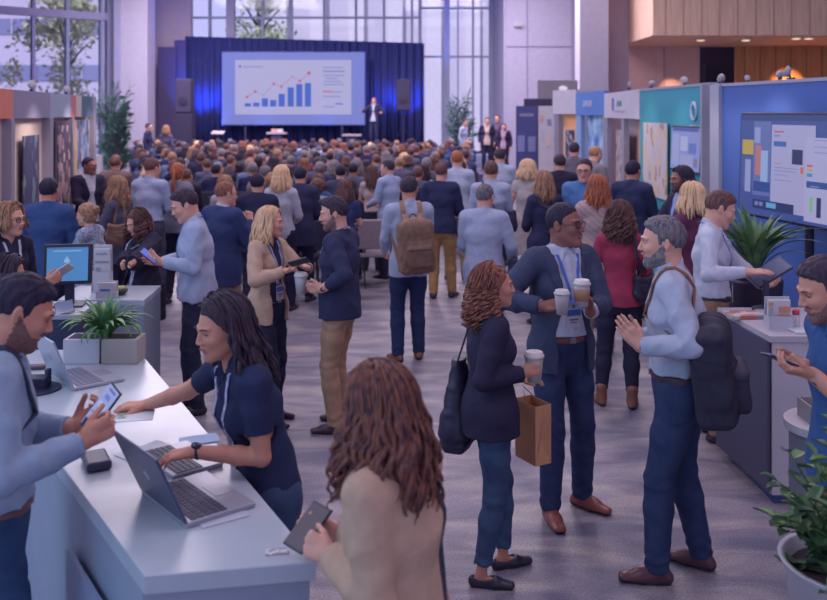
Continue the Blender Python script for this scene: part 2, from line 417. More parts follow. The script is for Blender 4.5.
def arm_prims(J, i, upto=1.0, start=0.0):
    s = J.s*(.88 if J.f else 1)*J.sp.get('arm', 1.0); Sx, E, T = J.S[i], J.elb[i], J.wr[i]; P = []
    def seg(a, b, t): return a+(b-a)*t
    if start < 1:
        e = min(1.0, upto*2)
        P.append((capsule(Sx, seg(Sx, E, e*.5), .053*s, (.048)*s), .022)); P.append((capsule(seg(Sx, E, e*.5), seg(Sx, E, e), .048*s, .040*s), .012))
    if upto > .5:
        e = (upto-.5)*2
        P.append((capsule(E, seg(E, T, min(e, .35)), .039*s, .040*s), .012))
        if e > .35: P.append((capsule(seg(E, T, .35), seg(E, T, e), .040*s, (.040-(e-.35)*.020)*s), .012))
    return P
def leg_prims(J, i, upto=1.0):
    s = J.s; w = J.sp.get('legw', 1.0); H, K, A = J.hip[i], J.knee[i], J.ank[i]; P = []
    P.append((capsule(H, H+(K-H)*.5, (.09 if J.f else .086)*s*w, .074*s*w), .035)); P.append((capsule(H+(K-H)*.5, K, .074*s*w, .056*s*w), .03))
    P.append((capsule(K, K+(A-K)*.35, .054*s*w, .056*s*w), .03)); P.append((capsule(K+(A-K)*.35, A, .056*s*w, .038*s*w), .03))
    return P
def head_prims(f):
    w = .94 if f else 1.0; P = []
    P.append(('u', ellipsoid((0, -.014, .03), (.075*w, .094, .088)), .01))
    P.append(('u', ellipsoid((0, .028, -.028), (.058*w, .060, .082)), .03))
    for sg in (-1, 1): P.append(('u', capsule((sg*.046*w, .0, -.052), (sg*.012, .066 if not f else .060, -.093 if not f else -.087), .018 if not f else .015, .017 if not f else .013), .03))
    P.append(('u', ellipsoid((0, .068 if not f else .064, -.096 if not f else -.091), (.018, .018, .016) if not f else (.014, .015, .014)), .02))
    for sg in (-1, 1):
        P.append(('u', ellipsoid((sg*.036*w, .058, -.018), (.022, .024, .022)), .02))
        P.append(('u', capsule((sg*.046*w, .072, .028), (sg*.012, .085, .026), .007 if not f else .0045, .008 if not f else .005), .012))
    for sg in (-1, 1): P.append(('s', ellipsoid((sg*.0315, .094, .008), (.015, .014, .0115)), .012))
    P.append(('u', capsule((0, .083, .018), (0, .1035 if not f else .1005, -.022), .0065, .0100 if not f else .0088), .010))
    for sg in (-1, 1): P.append(('u', ellipsoid((sg*.0115, .094, -.026), (.0075, .010, .007)), .006))
    P.append(('u', capsule((-.021, .081, -.0480), (0, .0925, -.0485), .004, .0058), .006)); P.append(('u', capsule((.021, .081, -.0480), (0, .0925, -.0485), .004, .0058), .006))
    P.append(('u', capsule((-.015, .083, -.060), (.015, .083, -.060), .0065, .0065), .006)); P.append(('s', capsule((-.022, .093, -.0550), (.022, .093, -.0550), .0022, .0022), .003))
    for sg in (-1, 1):
        Re = rotz(sg*.35)@rotx(.12)
        P.append(('u', ellipsoid((sg*.077*w, -.012, .0), (.009, .018, .031), Re), .006)); P.append(('s', ellipsoid((sg*.0855*w, -.006, .003), (.005, .010, .018), Re), .004))
    return P
def body_mesh(J, res, skin, beard=None, lips=None, hands=True, hero=True):
    s = J.hs; hr = max(res*.6, .0036); f = J.f
    hp = head_prims(f); F = Field((-.1, -.125, -.2), (.1, .135, .14), hr/s)
    nk = lambda p: J.Rh.T@(p-J.H)/s
    nr = (.052 if f else .062)*J.s/s
    if not hero: hp = [h for h in hp if h[0] == 'u'][:9]+[h for h in hp[-4:] if h[0] == 'u']
    for op, pr, k in hp: F.add(pr, k, op)
    F.add(capsule(nk(J.N-J.Rc[:, 2]*.03*J.s), (0, -.028, -.03), nr*1.08, nr*.92), .025)
    V, Q = F.mesh(); cen = V[Q].mean(1); x, y, z = np.abs(cen[:, 0]), cen[:, 1], cen[:, 2]
    mi = np.zeros(len(Q), int)
    nz = np.sin(cen[:, 0]*300)*np.sin(cen[:, 1]*280)*np.sin(cen[:, 2]*260)*.004
    if beard: mi[(z < -.058+nz+np.clip((.062-y)*.95, 0, .062)) & (y > -.006+nz) & (z > -.122)] = 2
    if beard: mi[(z < -.036) & (z > -.046) & (x < .030) & (y > .07)] = 2
    mi[(x < .0215) & (y > .080) & (z > -.0645) & (z < -.0455+.002*(x < .008))] = 1
    Vs = [V@(J.Rh.T)*s+J.H]; Qs = [Q]; Ms = [mi]; n = len(V)
    mats = [skin_mat(skin), mat('lips', lips or {'fair': '#a7656e', 'tan': '#985a60', 'olive': '#8f5660', 'brown': '#6b3f48', 'dark': '#5d3844'}[skin], .45, var=.03, bump=0), (hair_mat(beard) if J.sp.get('fullbeard') else beard_mat(beard, skin)) if beard else skin_mat(skin)]
    def app(V, Q, m=0):
        nonlocal n
        Vs.append(V); Qs.append(Q+n); Ms.append(np.full(len(Q), m)); n += len(V)
    if hands:
        for i in (0, 1):
            pr = arm_prims(J, i, 1.0)+hand_prims(J, i)
            G = field_of([p for p, k in pr], hr if hero else res*.8, .02)
            for p, k in pr: G.add(p, k)
            app(*G.mesh())
    if hero:
        pr = torso_prims(J)+leg_prims(J, 0)+leg_prims(J, 1)
        G = field_of([p for p, k in pr], res*1.7, .03)
        for p, k in pr: G.add(p, k)
        for i in (0, 1):
            yw = R_(J.fy[i]); fd = rotz(yw)@np.array((0, 1, 0)); A = J.ank[i]
            G.add(capsule(A-fd*.02*J.s-np.array((0, 0, .04*J.s)), A+fd*.12*J.s-np.array((0, 0, .06*J.s)), .03*J.s, .022*J.s), .03)
        G.d += .007
        app(*G.mesh())
    # eyes
    E = MB(); w_, ir, br = hard('eye_white', '#b9b4c8', .3), hard('iris_dark', '#2a2634', .2), hair_mat(J.sp.get('brow', J.sp['hair'][1] if J.sp['hair'][1] not in ('white', 'blonde') else 'dirty'))
    for sg in (-1, 1):
        if hero:
            E.ball((sg*.0315, .0672, .0070), .0125, w_, 6); E.ball((sg*.0315-.0, .0765, .0066), (.0064, .0035, .0066), ir, 5)
            E.tube([(sg*(.0315+.0135*t), .0790-.004*t*t, .0138-.004*t*t) for t in (-1, -.5, 0, .5, 1)], .0030, mats[0], 6, 1.2)
            E.tube([(sg*(.0315+.0150*t), .0828-.0045*t*t*(1 if t*1 > 0 else .4), .0115-.004*t*t) for t in (-1, -.5, 0, .5, 1)], .0016, br, 5)
        E.tube([(sg*.012, .0925, .0255), (sg*.022, .0925, .030), (sg*.034, .0865, .031), (sg*.047, .076, .0265)], [.0028, .0036, .003, .0015], br, 6, .6)
    if J.sp.get('smile'): E.tube([(x_, .0905-abs(x_)*.32, -.0540+abs(x_)*.12) for x_ in (-.017, -.009, 0, .009, .017)], [.0015, .0036, .0042, .0036, .0015], hard('teeth', '#b9b4c8', .3), 6)
    Vp = np.array(E.V)@J.Rh.T*s+J.H
    tris = []; ms = []
    base = len(mats); mats += E.M
    Vall = np.concatenate(Vs+[Vp]); faces = np.concatenate(Qs); mi = np.concatenate(Ms)
    F2 = []; m2 = []
    for fc, mm in zip(E.F, E.I):
        fc = [a+n for a in fc]
        if len(fc) == 4: F2.append(fc); m2.append(mm+base)
        else:
            for a in range(1, len(fc)-1, 2): F2.append([fc[0], fc[a], fc[min(a+1, len(fc)-1)], fc[min(a+2, len(fc)-1)]] if a+2 < len(fc) else [fc[0], fc[a], fc[a+1], fc[a+1]]); m2.append(mm+base)
    F2 = [q for q in F2 if len(set(q)) == 4]; m2 = m2[:len(F2)]
    faces = np.concatenate([faces, np.array(F2, int)]); mi = np.concatenate([mi, np.array(m2, int)])
    return raw_mesh('body', Vall, faces, mats, mi)
def wrinkle(amp, fz=34, seed=0):
    a = seed*1.7
    def f(x, y, z):
        r1 = .55-np.abs(np.sin(fz*.42*z+5*np.sin(6*x+a)+3*np.sin(9*y)+2.2*x)); r2 = .55-np.abs(np.sin(11*x-9*z+4*np.sin(8*y+a)+2*np.sin(13*z)))
        return -amp*(r1*1.0+r2*.8)+amp*.25*np.sin(48*z-30*x+23*y+a)
    return f
def chestco(J):
    R, C = J.Rc, J.C
    return lambda x, y, z: (dot3(x-C[0], y-C[1], z-C[2], R[:, 0]), dot3(x-C[0], y-C[1], z-C[2], R[:, 1]), dot3(x-C[0], y-C[1], z-C[2], R[:, 2]))
def top_field(J, g, res):
    s = J.s; off = g.get('off', .012); sl = g.get('sleeve', 'long'); seed = J.sp.get('seed', 0)
    frac = {'long': .97, 'roll': .72, 'short': .34, 'none': .0, 'cap': .16, '34': .84}[sl]
    T = torso_prims(J); hem = g.get('hem', -.08)  # metres above hip joint; tucked shirts stop at belt
    arms = []
    for i in (0, 1):
        if frac > 0: arms += arm_prims(J, i, frac)
    pr = T+arms; drop = g.get('drop')
    flare = g.get('flare', 0)
    if hem < -.05:
        r0 = (.178*s+off*.4, .128*s+off*.4); k = 1+flare; base = J.P-np.array((0, 0, 1))*(-hem)*s
        if J.sp.get('seated'): base = J.P-np.array((0, 0, .05))
        pr = pr+[(ellcap(J.P, base, r0, (r0[0]*k, r0[1]*k*1.06), J.Rp[:, 0]), .05)]
    F = field_of([p for p, k in pr], res, .03+off)
    for p, k in pr: F.add(p, k, 'u', off)
    if frac > 0:   # trim the sleeve ends flat
        e = J.elb; w = J.wr
        for i in (0, 1):
            a, b = (J.S[i], J.elb[i]) if frac <= .5 else (J.elb[i], J.wr[i]); t = frac*2 if frac <= .5 else (frac-.5)*2
            c = a+(b-a)*t; u = nrm(b-a); rr = .085*s
            def cutf(x, y, z, c=c, u=u, rr=rr):
                px, py, pz = x-c[0], y-c[1], z-c[2]
                d = dot3(px, py, pz, u); return -np.maximum(-d, np.sqrt(px*px+py*py+pz*pz)-rr)
            r = F.sub(c-rr, c+rr, .01)
            if r: sli, x, y, z = r; F.d[sli] = np.maximum(F.d[sli], cutf(x, y, z))
    cc = chestco(J)
    if g.get('collar'):
        up = J.Rc[:, 2]; fw = J.Rc[:, 1]; lt = J.Rc[:, 0]
        F.add(ellcap(J.N-up*.03*s-fw*.004*s, J.N+up*.03*s+fw*.004*s, (.071*s+off*.3, .068*s+off*.3), (.064*s, .066*s), lt), .003)
        for sg in (-1, 1):
            F.add(capsule(J.N+lt*sg*.050*s+fw*.02*s+up*.022*s, J.N+lt*sg*.026*s+fw*(.068*s)+up*(-.012)*s, .016*s, .014*s, nrm(fw*.8+lt*sg*.5+up*.3), .45), .003)
            F.add(capsule(J.N+lt*sg*.024*s+fw*.066*s-up*.008*s, J.N+lt*sg*.048*s+fw*(.088*s)-up*.052*s, .016*s, .007*s, nrm(fw*.9+up*.4), .45), .003)
        q = J.N+up*.043*s; u2 = nrm(up+fw*.38)
        def colcut(x, y, z):
            px, py, pz = x-q[0], y-q[1], z-q[2]; return np.where(px*px+py*py+pz*pz < (.13*s)**2, dot3(px, py, pz, u2), -1)
        F.cut(colcut)
    else:
        q = J.N+J.Rc[:, 2]*.012*s; u2 = nrm(J.Rc[:, 2]+J.Rc[:, 1]*.35)
        def neckcut(x, y, z):
            px, py, pz = x-q[0], y-q[1], z-q[2]; rad = np.sqrt(px*px+py*py+pz*pz)
            return np.where(rad < .1*s, dot3(px, py, pz, u2), -1)
        F.cut(neckcut)
    if g.get('vneck'):
        d_ = g['vneck']
        def vn(x, y, z):
            lx, fy, uz = cc(x, y, z); wv = (uz-(.20-d_)*s)*.42
            return np.where((fy > .02*s) & (uz > (.2-d_)*s), wv-np.abs(lx), -1)
        F.cut(vn)
    if g.get('collar') and g.get('placket', 1):
        F.disp(lambda x, y, z: np.where((np.abs(cc(x, y, z)[0]) < .015*s) & (cc(x, y, z)[1] > 0), -.003, 0))
    op = g.get('open')
    if op is not None:
        bt = g.get('button', -.06)  # height of the fastened button relative to the chest centre
        def opn(x, y, z):
            lx, fy, uz = cc(x, y, z)
            wv = np.where(uz > bt*s, op+(uz-bt*s)*g.get('vopen', .22), op+(bt*s-uz)*g.get('fopen', .25))
            side = J.sp.get('opshift', 0)
            return np.where(fy > -.01*s, np.minimum(wv, .10*s)-np.abs(lx-side), -1)
        F.cut(opn)
        if g.get('lapel', 1):
            def lap(x, y, z):
                lx, fy, uz = cc(x, y, z); wv = op+(uz-bt*s)*g.get('vopen', .22)
                t = np.abs(lx)-wv; m = (uz > bt*s) & (uz < .19*s) & (fy > 0) & (t > -.01) & (t < .012+.045*np.clip((uz-bt*s)/(.2*s), 0, 1))
                return np.where(m, -.007, 0)
            F.disp(lap)
    if not g.get('tuck'):
        hz = J.P[2]+hem*s
        if J.sp.get('seated'): hz = J.P[2]-.07
        F.cut(lambda x, y, z: np.broadcast_to((hz-z)+.004*np.sin(x*20+seed), (1, 1, 1)) if False else (hz-z)+.004*np.sin(x*20+seed)+0*y)
    else:
        b = J.P+J.Rp[:, 2]*.078*s
        F.cut(lambda x, y, z: -dot3(x-b[0], y-b[1], z-b[2], J.Rp[:, 2]))
    if res < .011: F.disp(wrinkle(g.get('wr', .0032), g.get('fz', 30), seed))
    return F
def make_top(J, name, g, res, parent):
    F = top_field(J, g, res); V, Q = F.mesh(); J.F.append(F)
    m = g.get('mat') or cloth(g['color'], var=g.get('var', .05), scale=g.get('scale', 26))
    mats = [m]; mi = None
    if g.get('stripes') or g.get('lower'):
        cen = V[Q].mean(1); mats.append(cloth(g.get('color2', '#8a87a8')))
        if g.get('stripes'): mi = (np.sin((cen[:, 2]*.8+cen[:, 0]*.7)*g['stripes']) > .1).astype(int)
        else: mi = (cen[:, 2] < J.P[2]+g['lower']*J.s).astype(int)
    return mkobj(name, raw_mesh(name, V, Q, mats, mi), parent)
def make_bottom(J, g, res, parent):
    s = J.s; kind = g.get('kind', 'trousers'); off = g.get('off', .010)
    if kind == 'skirt':
        ks = np.array(J.P); end = g.get('len', .42)*s
        pr = [(ellcap(J.P+J.Rp[:, 2]*.06*s, J.P-np.array((0, 0, .08*s)), (.14*s, .105*s), (.18*s, .13*s), J.Rp[:, 0]), .04), (ellcap(J.P-np.array((0, 0, .08*s)), J.P-np.array((0, 0, end)), (.18*s, .13*s), (.19*s, .15*s), J.Rp[:, 0]), .04)]
        F = field_of([p for p, k in pr], res, .03)
        for p, k in pr: F.add(p, k)
        F.cut(lambda x, y, z: (J.P[2]-end)-z+0*x+0*y)
    else:
        pr = torso_prims(J)[:2]+leg_prims(J, 0)+leg_prims(J, 1)
        F = field_of([p for p, k in pr], res, .03+off)
        for p, k in pr: F.add(p, k, 'u', off)
        if kind != 'skinny':
            for i in (0, 1): F.add(capsule(J.knee[i]+(J.ank[i]-J.knee[i])*.1, J.ank[i], .058*s, .052*s), .02, 'u', off*.5)
        zc = g.get('crop', .06)*s
        F.cut(lambda x, y, z: zc-z+0*x+0*y)
        b = J.P+J.Rp[:, 2]*.075*s
        F.cut(lambda x, y, z: dot3(x-b[0], y-b[1], z-b[2], J.Rp[:, 2]))
        if res < .011:
            zk = J.knee[0][2]
            F.disp(lambda x, y, z: (.0024*np.sin(z*85+14*np.sin(13*x+3*y)+11*y)*(np.exp(-((z-zk)/.07)**2)+1.3*np.exp(-((z-.12*s)/.06)**2)+.8*np.exp(-((z-.80*s)/.06)**2)+.12)))
    V, Q = F.mesh()
    m = g.get('mat') or cloth(g['color'], var=.10, scale=14, hex2=g.get('hex2'))
    o = mkobj('skirt' if kind == 'skirt' else ('jeans' if g.get('jeans') else 'trousers'), raw_mesh('trousers', V, Q, [m]), parent)
    if g.get('belt'):
        pr = torso_prims(J)[:3]; F = field_of([p for p, k in pr], max(res*.8, .005), .04)
        for p, k in pr: F.add(p, k, 'u', off+.002)
        b = J.P+J.Rp[:, 2]*.058*s
        F.cut(lambda x, y, z: np.abs(dot3(x-b[0], y-b[1], z-b[2], J.Rp[:, 2]))-.018)
        V, Q = F.mesh(); bo = mkobj('belt', raw_mesh('belt', V, Q, [hard('leather', g['belt'], .45)]), parent)
        q = b+J.Rp[:, 1]*(.130*s*J.sp.get('girth', 1)); mb = MB()
        mb.box(q, (.04, .008, .032), hard('buckle', '#8f8a9c', .3, .8), R=J.Rp).obj('buckle', bo, bevel=.002)
    return o
def make_shoes(J, g, res, parent):
    s = J.s; kind = g.get('kind', 'shoe'); r = max(res*.75, .004)
    for i in (0, 1):
        yw = R_(J.fy[i]); fd = rotz(yw)@np.array((0, 1.0, 0)); lt = rotz(yw)@np.array((1.0, 0, 0)); A = np.array(J.ank[i]); A0 = np.array((A[0], A[1], 0.0)); up = np.array((0, 0, 1.0))
        w = .85 if J.f else 1.0
        pr = [(ellcap(A0-fd*.045*s+up*.03*s, A0+fd*.07*s+up*.032*s, (.034*s*w, .034*s), (.042*s*w, .034*s), lt), .02),
              (ellcap(A0+fd*.07*s+up*.028*s, A0+fd*.165*s+up*.02*s, (.044*s*w, .03*s), (.036*s*w, .02*s), lt), .02)]
        if kind != 'flat':
            pr.append((capsule(A0+up*.05*s-fd*.01*s, A0+up*.075*s-fd*.012*s, .040*s, .042*s), .03)); pr.append((capsule(A0+up*.06*s, A0+fd*.09*s+up*.035*s, .034*s, .026*s), .03))
        if kind == 'boot': pr.append((capsule(A0+up*.07*s-fd*.01*s, A0+up*.16*s-fd*.012*s, .046*s, .05*s), .02))
        F = field_of([p for p, k in pr], r, .02)
        for p, k in pr: F.add(p, k)
        F.cut(lambda x, y, z: .002-z+0*x+0*y)
        if kind == 'flat': F.add(ellipsoid(A0+up*.075*s+fd*.01*s, (.034*s, .07*s, .04*s), rotz(yw)), .006, 's')
        V, Q = F.mesh(); cen = V[Q].mean(1); d = (cen-A0)@fd
        mi = ((cen[:, 2] < .016*s) | ((cen[:, 2] < .026*s) & (d < -.005*s))).astype(int)
        mkobj('shoe', raw_mesh('shoe', V, Q, [hard('shoe_leather', g['color'], .35), hard('sole', g.get('sole', '#2a2433'), .7)], mi), parent)
def hair_shell(J, kind, col, res, P):
    s = J.hs; t = P.get('t', .010); r = max(res*.62, .004)/s; F = Field((-.14, -.17, -.2), (.14, .14, .19), r)
    t = P.get('t', .005); a = (.076+t, .095+t, .088+t*1.25)
    if kind in ('short', 'buzz'):
        F.add(ellipsoid((0, -.016, .034), a), .01)
        if P.get('top'): F.add(ellipsoid((P.get('part', .0), .004, .080), (.062, .076, .030+P['top'])), .02)
        if P.get('quiff'): F.add(ellipsoid((.01, .065, .10), (.045, .03, .022)), .02)
        rec = P.get('recede', 0)
        def hl(x, y, z):
            ax = np.abs(x); zl = np.where(y > 0, .018+(.80+rec*4)*y+np.clip(ax-.045, 0, 1)*.2, .018+.95*np.maximum(y, -.095))
            zl = np.where((np.abs(y-.008) < .014) & (ax > .058), -.018, zl)
            return (zl-z)+.0035*np.sin(220*x)*np.sin(190*y)
        F.cut(hl); F.disp(lambda x, y, z: .008*np.exp(-np.clip(-hl(x, y, z), 0, .1)/.013))
        am = P.get('rough', .0026)
        F.disp(lambda x, y, z: am*(np.sin(150*x+4*np.sin(60*y))*np.sin(45*y+3*np.sin(40*z))+.6*np.sin(260*x+40*z)))
    else:
        F.add(ellipsoid((0, -.018, .036), a), .01)
        F.add(ellipsoid((0, -.035, -.02), (.070+t, .075+t, .085)), .04)
        fr = P.get('face', 1.0)
        hl = lambda x, y, z: y-(.012+np.clip(z+.004, 0, .2)*.74)-.0*x
        F.cut(hl); F.disp(lambda x, y, z: .010*np.exp(-np.clip(-hl(x, y, z), 0, .1)/.012))
        F.add(ellipsoid((0, .05, -.13), (.075, .09, .09)), .02, 's')
        F.disp(lambda x, y, z: .003*(np.sin(110*x+6*np.sin(30*z))+.7*np.sin(130*y+5*np.sin(35*z))))
    V, Q = F.mesh(); return V@J.Rh.T*s+J.H, Q
def strands(J, P, rng, m):
    n = P.get('n', 90); L = P.get('len', .28)*J.s; wv = P.get('wave', .008); fq = P.get('freq', 2.2); s = J.hs; mb = MB(); ph = P.get('phi', 128)
    part = P.get('part', 0.0); vol = P.get('vol', 0.0); rr = P.get('r', .008); K = P.get('k', 15); curl = P.get('curl', 0)
    if not curl:
        for i in range(P.get('sweep', n//3)):
            sg = 1 if rng.random() < .5 else -1; y0 = rng.uniform(-.02, .068); e = rng.uniform(.98, 1.05); zt = .034+.098*math.sqrt(max(0, 1-((y0+.014)/.118)**2))
            p1 = [(part+sg*.004, y0, zt*e), (sg*.032*e, y0*.98, zt*.97*e+.002), (sg*.060*e, y0*.80, .03+(zt-.03)*.68), (sg*.080*e, y0*.48-.004, .022), (sg*.087*e, y0*.2-.02, -.02), (sg*.090*e, -.03, -.06)]
            pts = [J.Rh@np.array(p)*s+J.H for p in p1]; out = J.Rh@np.array((sg, -.4, 0)); out[2] = 0; out = nrm(out); lat = np.cross(out, (0, 0, 1.0)); p = pts[-1]; ll = L*rng.uniform(.55, .95)-.05; e0 = rng.uniform(0, 6.3)
            for j in range(1, K+1):
                u = j/K; pts.append(p+np.array((0, 0, -ll*u))+out*P.get('flare', .035)*.5*math.sin(u*1.5)+(out*.6+lat)*wv*math.sin(2*pi*fq*u+e0)*min(1, u*3)+np.array(P.get('pull', (0, 0, 0)))*u*u)
            mb.tube(pts, [rr*s*(.5+.5*min(1, j/4))*(1 if j < len(pts)*.7 else max(.18, 1-((j/len(pts)-.7)/.3)*.85)) for j in range(len(pts))], m, 5, .6)
    for i in range(n):
        phi = R_(rng.uniform(-ph, ph)); lay = rng.uniform(.3, 1.0); a = np.array((.079+.022*lay+vol*lay*.5, .098+.022*lay+vol*lay*.5, .096+.016*lay+vol*.3*lay))
        dn = nrm(np.array((sin(phi), -cos(phi), 0))); p1 = []
        t0 = rng.uniform(4, 40) if not curl else rng.uniform(4, 75)
        for t in np.linspace(R_(t0), R_(98), 6): p1.append(np.array((a[0]*sin(phi)*sin(t)+part*(1-sin(t)), -a[1]*cos(phi)*sin(t)-.014+ (.02*(1-sin(t)) if abs(phi) > 1.2 else 0), a[2]*cos(t)+.034)))
        pts = [J.Rh@p*s+J.H for p in p1]; out = J.Rh@dn; out[2] = 0; out = nrm(out); lat = np.cross(out, (0, 0, 1.0))
        ll = L*rng.uniform(.72, 1.0)*(1.0 if abs(phi) < 1.7 else P.get('front', .85)); p = pts[-1]; e0 = rng.uniform(0, 6.3); w0 = rng.uniform(.6, 1.3)
        for j in range(1, K+1):
            u = j/K; q = p+np.array((0, 0, -ll*u))+out*(P.get('flare', .035)*math.sin(min(u*1.7, 1.57))*lay-(.03*u*u*(1-lay)) )
            q = q+np.array(P.get('pull', (0, 0, 0)))*u*u
            pts.append(q)
        P2 = []
        for j, q in enumerate(pts):
            u = j/len(pts); am = wv*w0*min(1, u*(6 if curl else 2.2)); aa = 2*pi*fq*u*(L/.28)+e0
            if curl: P2.append(q+out*am*math.cos(aa)+lat*am*math.sin(aa)+np.array((0, 0, .2*am*math.sin(aa))))
            else: P2.append(q+out*am*.7*math.sin(aa)+lat*am*math.sin(aa*.9+w0))
        rad = [rr*s*(.45+1.0*min(1, 3*j/len(P2)))*(1 if j < len(P2)*.7 else max(.18, 1-((j/len(P2)-.7)/.3)*.85)) for j in range(len(P2))]
        mb.tube(P2, rad, m, 5, .6)
    return mb
def make_hair(J, spec, res, parent, seed=1):
    kind, col = spec[0], spec[1]; P = dict(spec[2]) if len(spec) > 2 else {}
    if kind == 'none': return None
    m = hair_mat(col); rng = random.Random(seed+17); base = 'short' if kind in ('short', 'buzz') else 'long'
    if kind == 'buzz': P.setdefault('t', .003); P.setdefault('rough', .0012)
    V, Q = hair_shell(J, base, col, res, P); mb = MB()
    s = J.hs
    if kind in ('long', 'curly'):
        if kind == 'curly': P = dict(dict(curl=1, wave=.014, freq=4.5, n=230, len=.16, vol=.022, k=24, r=.0048, flare=.03), **P)
        mb = strands(J, P, rng, m)
    elif kind == 'pony':
        pts = [J.Rh@np.array(q)*s+J.H for q in ((0, -.1, .05), (0, -.14, .03))]; e = pts[-1]
        L = P.get('len', .22)
        for q in range(16):
            a0 = rng.uniform(0, 6.3); rr = rng.uniform(0, .022); o = np.array((cos(a0)*rr, sin(a0)*rr*.7, 0)); bk = J.Rh@np.array((0, -1, 0))
            mb.tube([pts[0], e]+[e+o*min(1, u*2)+bk*.03*math.sin(u*3)+np.array((0, 0, -L*u)) for u in (.2, .4, .6, .8, 1)], [.012, .013, .014, .013, .012, .009, .003], m, 6)
    elif kind == 'bun':
        mb.ball(J.Rh@np.array((0, -.125, .05))*s+J.H, (.042*s, .036*s, .038*s), m, 8)
        for q in range(5): mb.tube([J.Rh@np.array((.03*cos(a), -.13+.018*sin(a*2), .05+.03*sin(a)))*s+J.H for a in np.linspace(q, q+3, 8)], .009*s, m, 6)
    if len(V):
        o = len(mb.V); k = mb.mi(m); mb.V.extend(map(tuple, V.tolist())); mb.F.extend([tuple(f) for f in (Q+o).tolist()]); mb.I.extend([k]*len(Q))
    return mb.obj('hair', parent, smooth=True)
def surf_probe(J, fields=None):
    # distance of the dressed torso in front (+1) or behind (-1) of the chest axis
    Fs = fields or J.F[-1:]
    def pr(lx, uz, side=1):
        for t in np.arange(.26, .02, -.002):
            p = J.C+J.Rc@np.array((lx, side*t, uz))
            for F in Fs:
                i = np.round((p-F.lo)/F.h).astype(int)
                if np.all(i >= 0) and np.all(i < F.n) and F.d[tuple(i)] < 0: return t
        return .02
    return pr
def lanyard(J, col, under, parent, badge=True, drop=.36, col2=None, bx=0.0):
    s = J.s; pr = surf_probe(J, J.F if not under else J.F[:1]); C, R = J.C, J.Rc; J.probe = pr; m = mat('lanyard_strap', col, .6, var=.3, scale=60, bump=0, hex2=col2) if col2 else cloth(col, var=.02); mb = MB(); o = None
    zb = .20*s-drop*s
    for sg in (-1, 1):
        P = []; sd = []
        for lx, uz in ((sg*.0, .235), (sg*.045, .235), (sg*.062, .215)): P.append(C+R@np.array((lx*s, (-.075 if lx == 0 else (-.05 if abs(lx) < .05 else .0))*s, uz*s))); sd.append(R[:, 2]*.3+R[:, 0]*sg)
        for t in np.linspace(0.0, 1, 9):
            lx = sg*(.066*(1-t)+.006*t)*s+bx*t; uz = (.185*s)*(1-t)+zb*t
            P.append(C+R@np.array((lx, pr(lx, uz)+.005, uz))); sd.append(R[:, 0])
        mb.ribbon(P, .017, .003, sd, m)
    o = mb.obj('lanyard', parent)
    if badge:
        y = pr(bx, zb-.05)+.012; b = C+R@np.array((bx, y, zb-.06)); q = MB()
        q.box(b, (.085, .004, .11), hard('badge_card', '#a9a6c6', .4), R=R); q.box(b+R@np.array((0, .003, .028)), (.085, .002, .035), hard('badge_band', '#3558b0', .4), R=R)
        q.box(b+R@np.array((0, .003, -.012)), (.055, .002, .008), hard('badge_ink', '#4b4870', .4), R=R); q.box(b+R@np.array((0, .003, -.028)), (.04, .002, .005), hard('badge_ink', '#4b4870', .4), R=R)
        q.box(b+R@np.array((0, 0, .064)), (.014, .008, .02), hard('clip', '#8b8899', .3, .8), R=R); q.obj('name_badge', o)
    return o
def glasses(J, parent, col='#1c1a2c'):
    s = J.hs; mb = MB(); m = hard('glasses_frame', col, .3); f = lambda p: J.Rh@np.array(p)*s+J.H
    for sg in (-1, 1):
        mb.tube([f((sg*.032+.023*cos(a), .099-.006*abs(cos(a)), .006+.018*sin(a))) for a in np.linspace(0, 2*pi, 17)], .0022*s, m, 6)
        mb.tube([f((sg*.055, .095, .012)), f((sg*.072, .06, .012)), f((sg*.08, -.01, .01))], .002*s, m, 5)
    mb.tube([f((-.009, .104, .01)), f((.009, .104, .01))], .002*s, m, 5)
    o = mb.obj('glasses', parent, smooth=True); g = MB()
    for sg in (-1, 1):
        V = [f((sg*.032+.022*cos(a), .098-.006*abs(cos(a)), .006+.017*sin(a))) for a in np.linspace(0, 2*pi, 13)[:-1]]; g.add(V, [tuple(range(12))], glass('lens_glass', amt=.15))
    g.obj('lens', o); return o
def wristband(J, i, parent, name='wristwatch', col='#20203a', face=True):
    s = J.s; d = nrm(J.wr[i]-J.elb[i]); c = J.wr[i]-d*.012*s; n = J.hn[i]; l = np.cross(d, n); r = .030*s*(.86 if J.f else 1); mb = MB(); m = hard('watch_strap', col, .5)
    mb.tube([c+r*(cos(a)*l+.82*sin(a)*n) for a in np.linspace(0, 2*pi, 19)], .006 if face else .003, m, 6, 1.2)
    if face: mb.lathe([(.019*s, 0), (.02*s, .004), (.018*s, .009)], c-n*r*.86, hard('watch_face', '#15152b', .25), 16, R=np.stack([l, d, -n], 1))
    return mb.obj(name, parent, smooth=True)
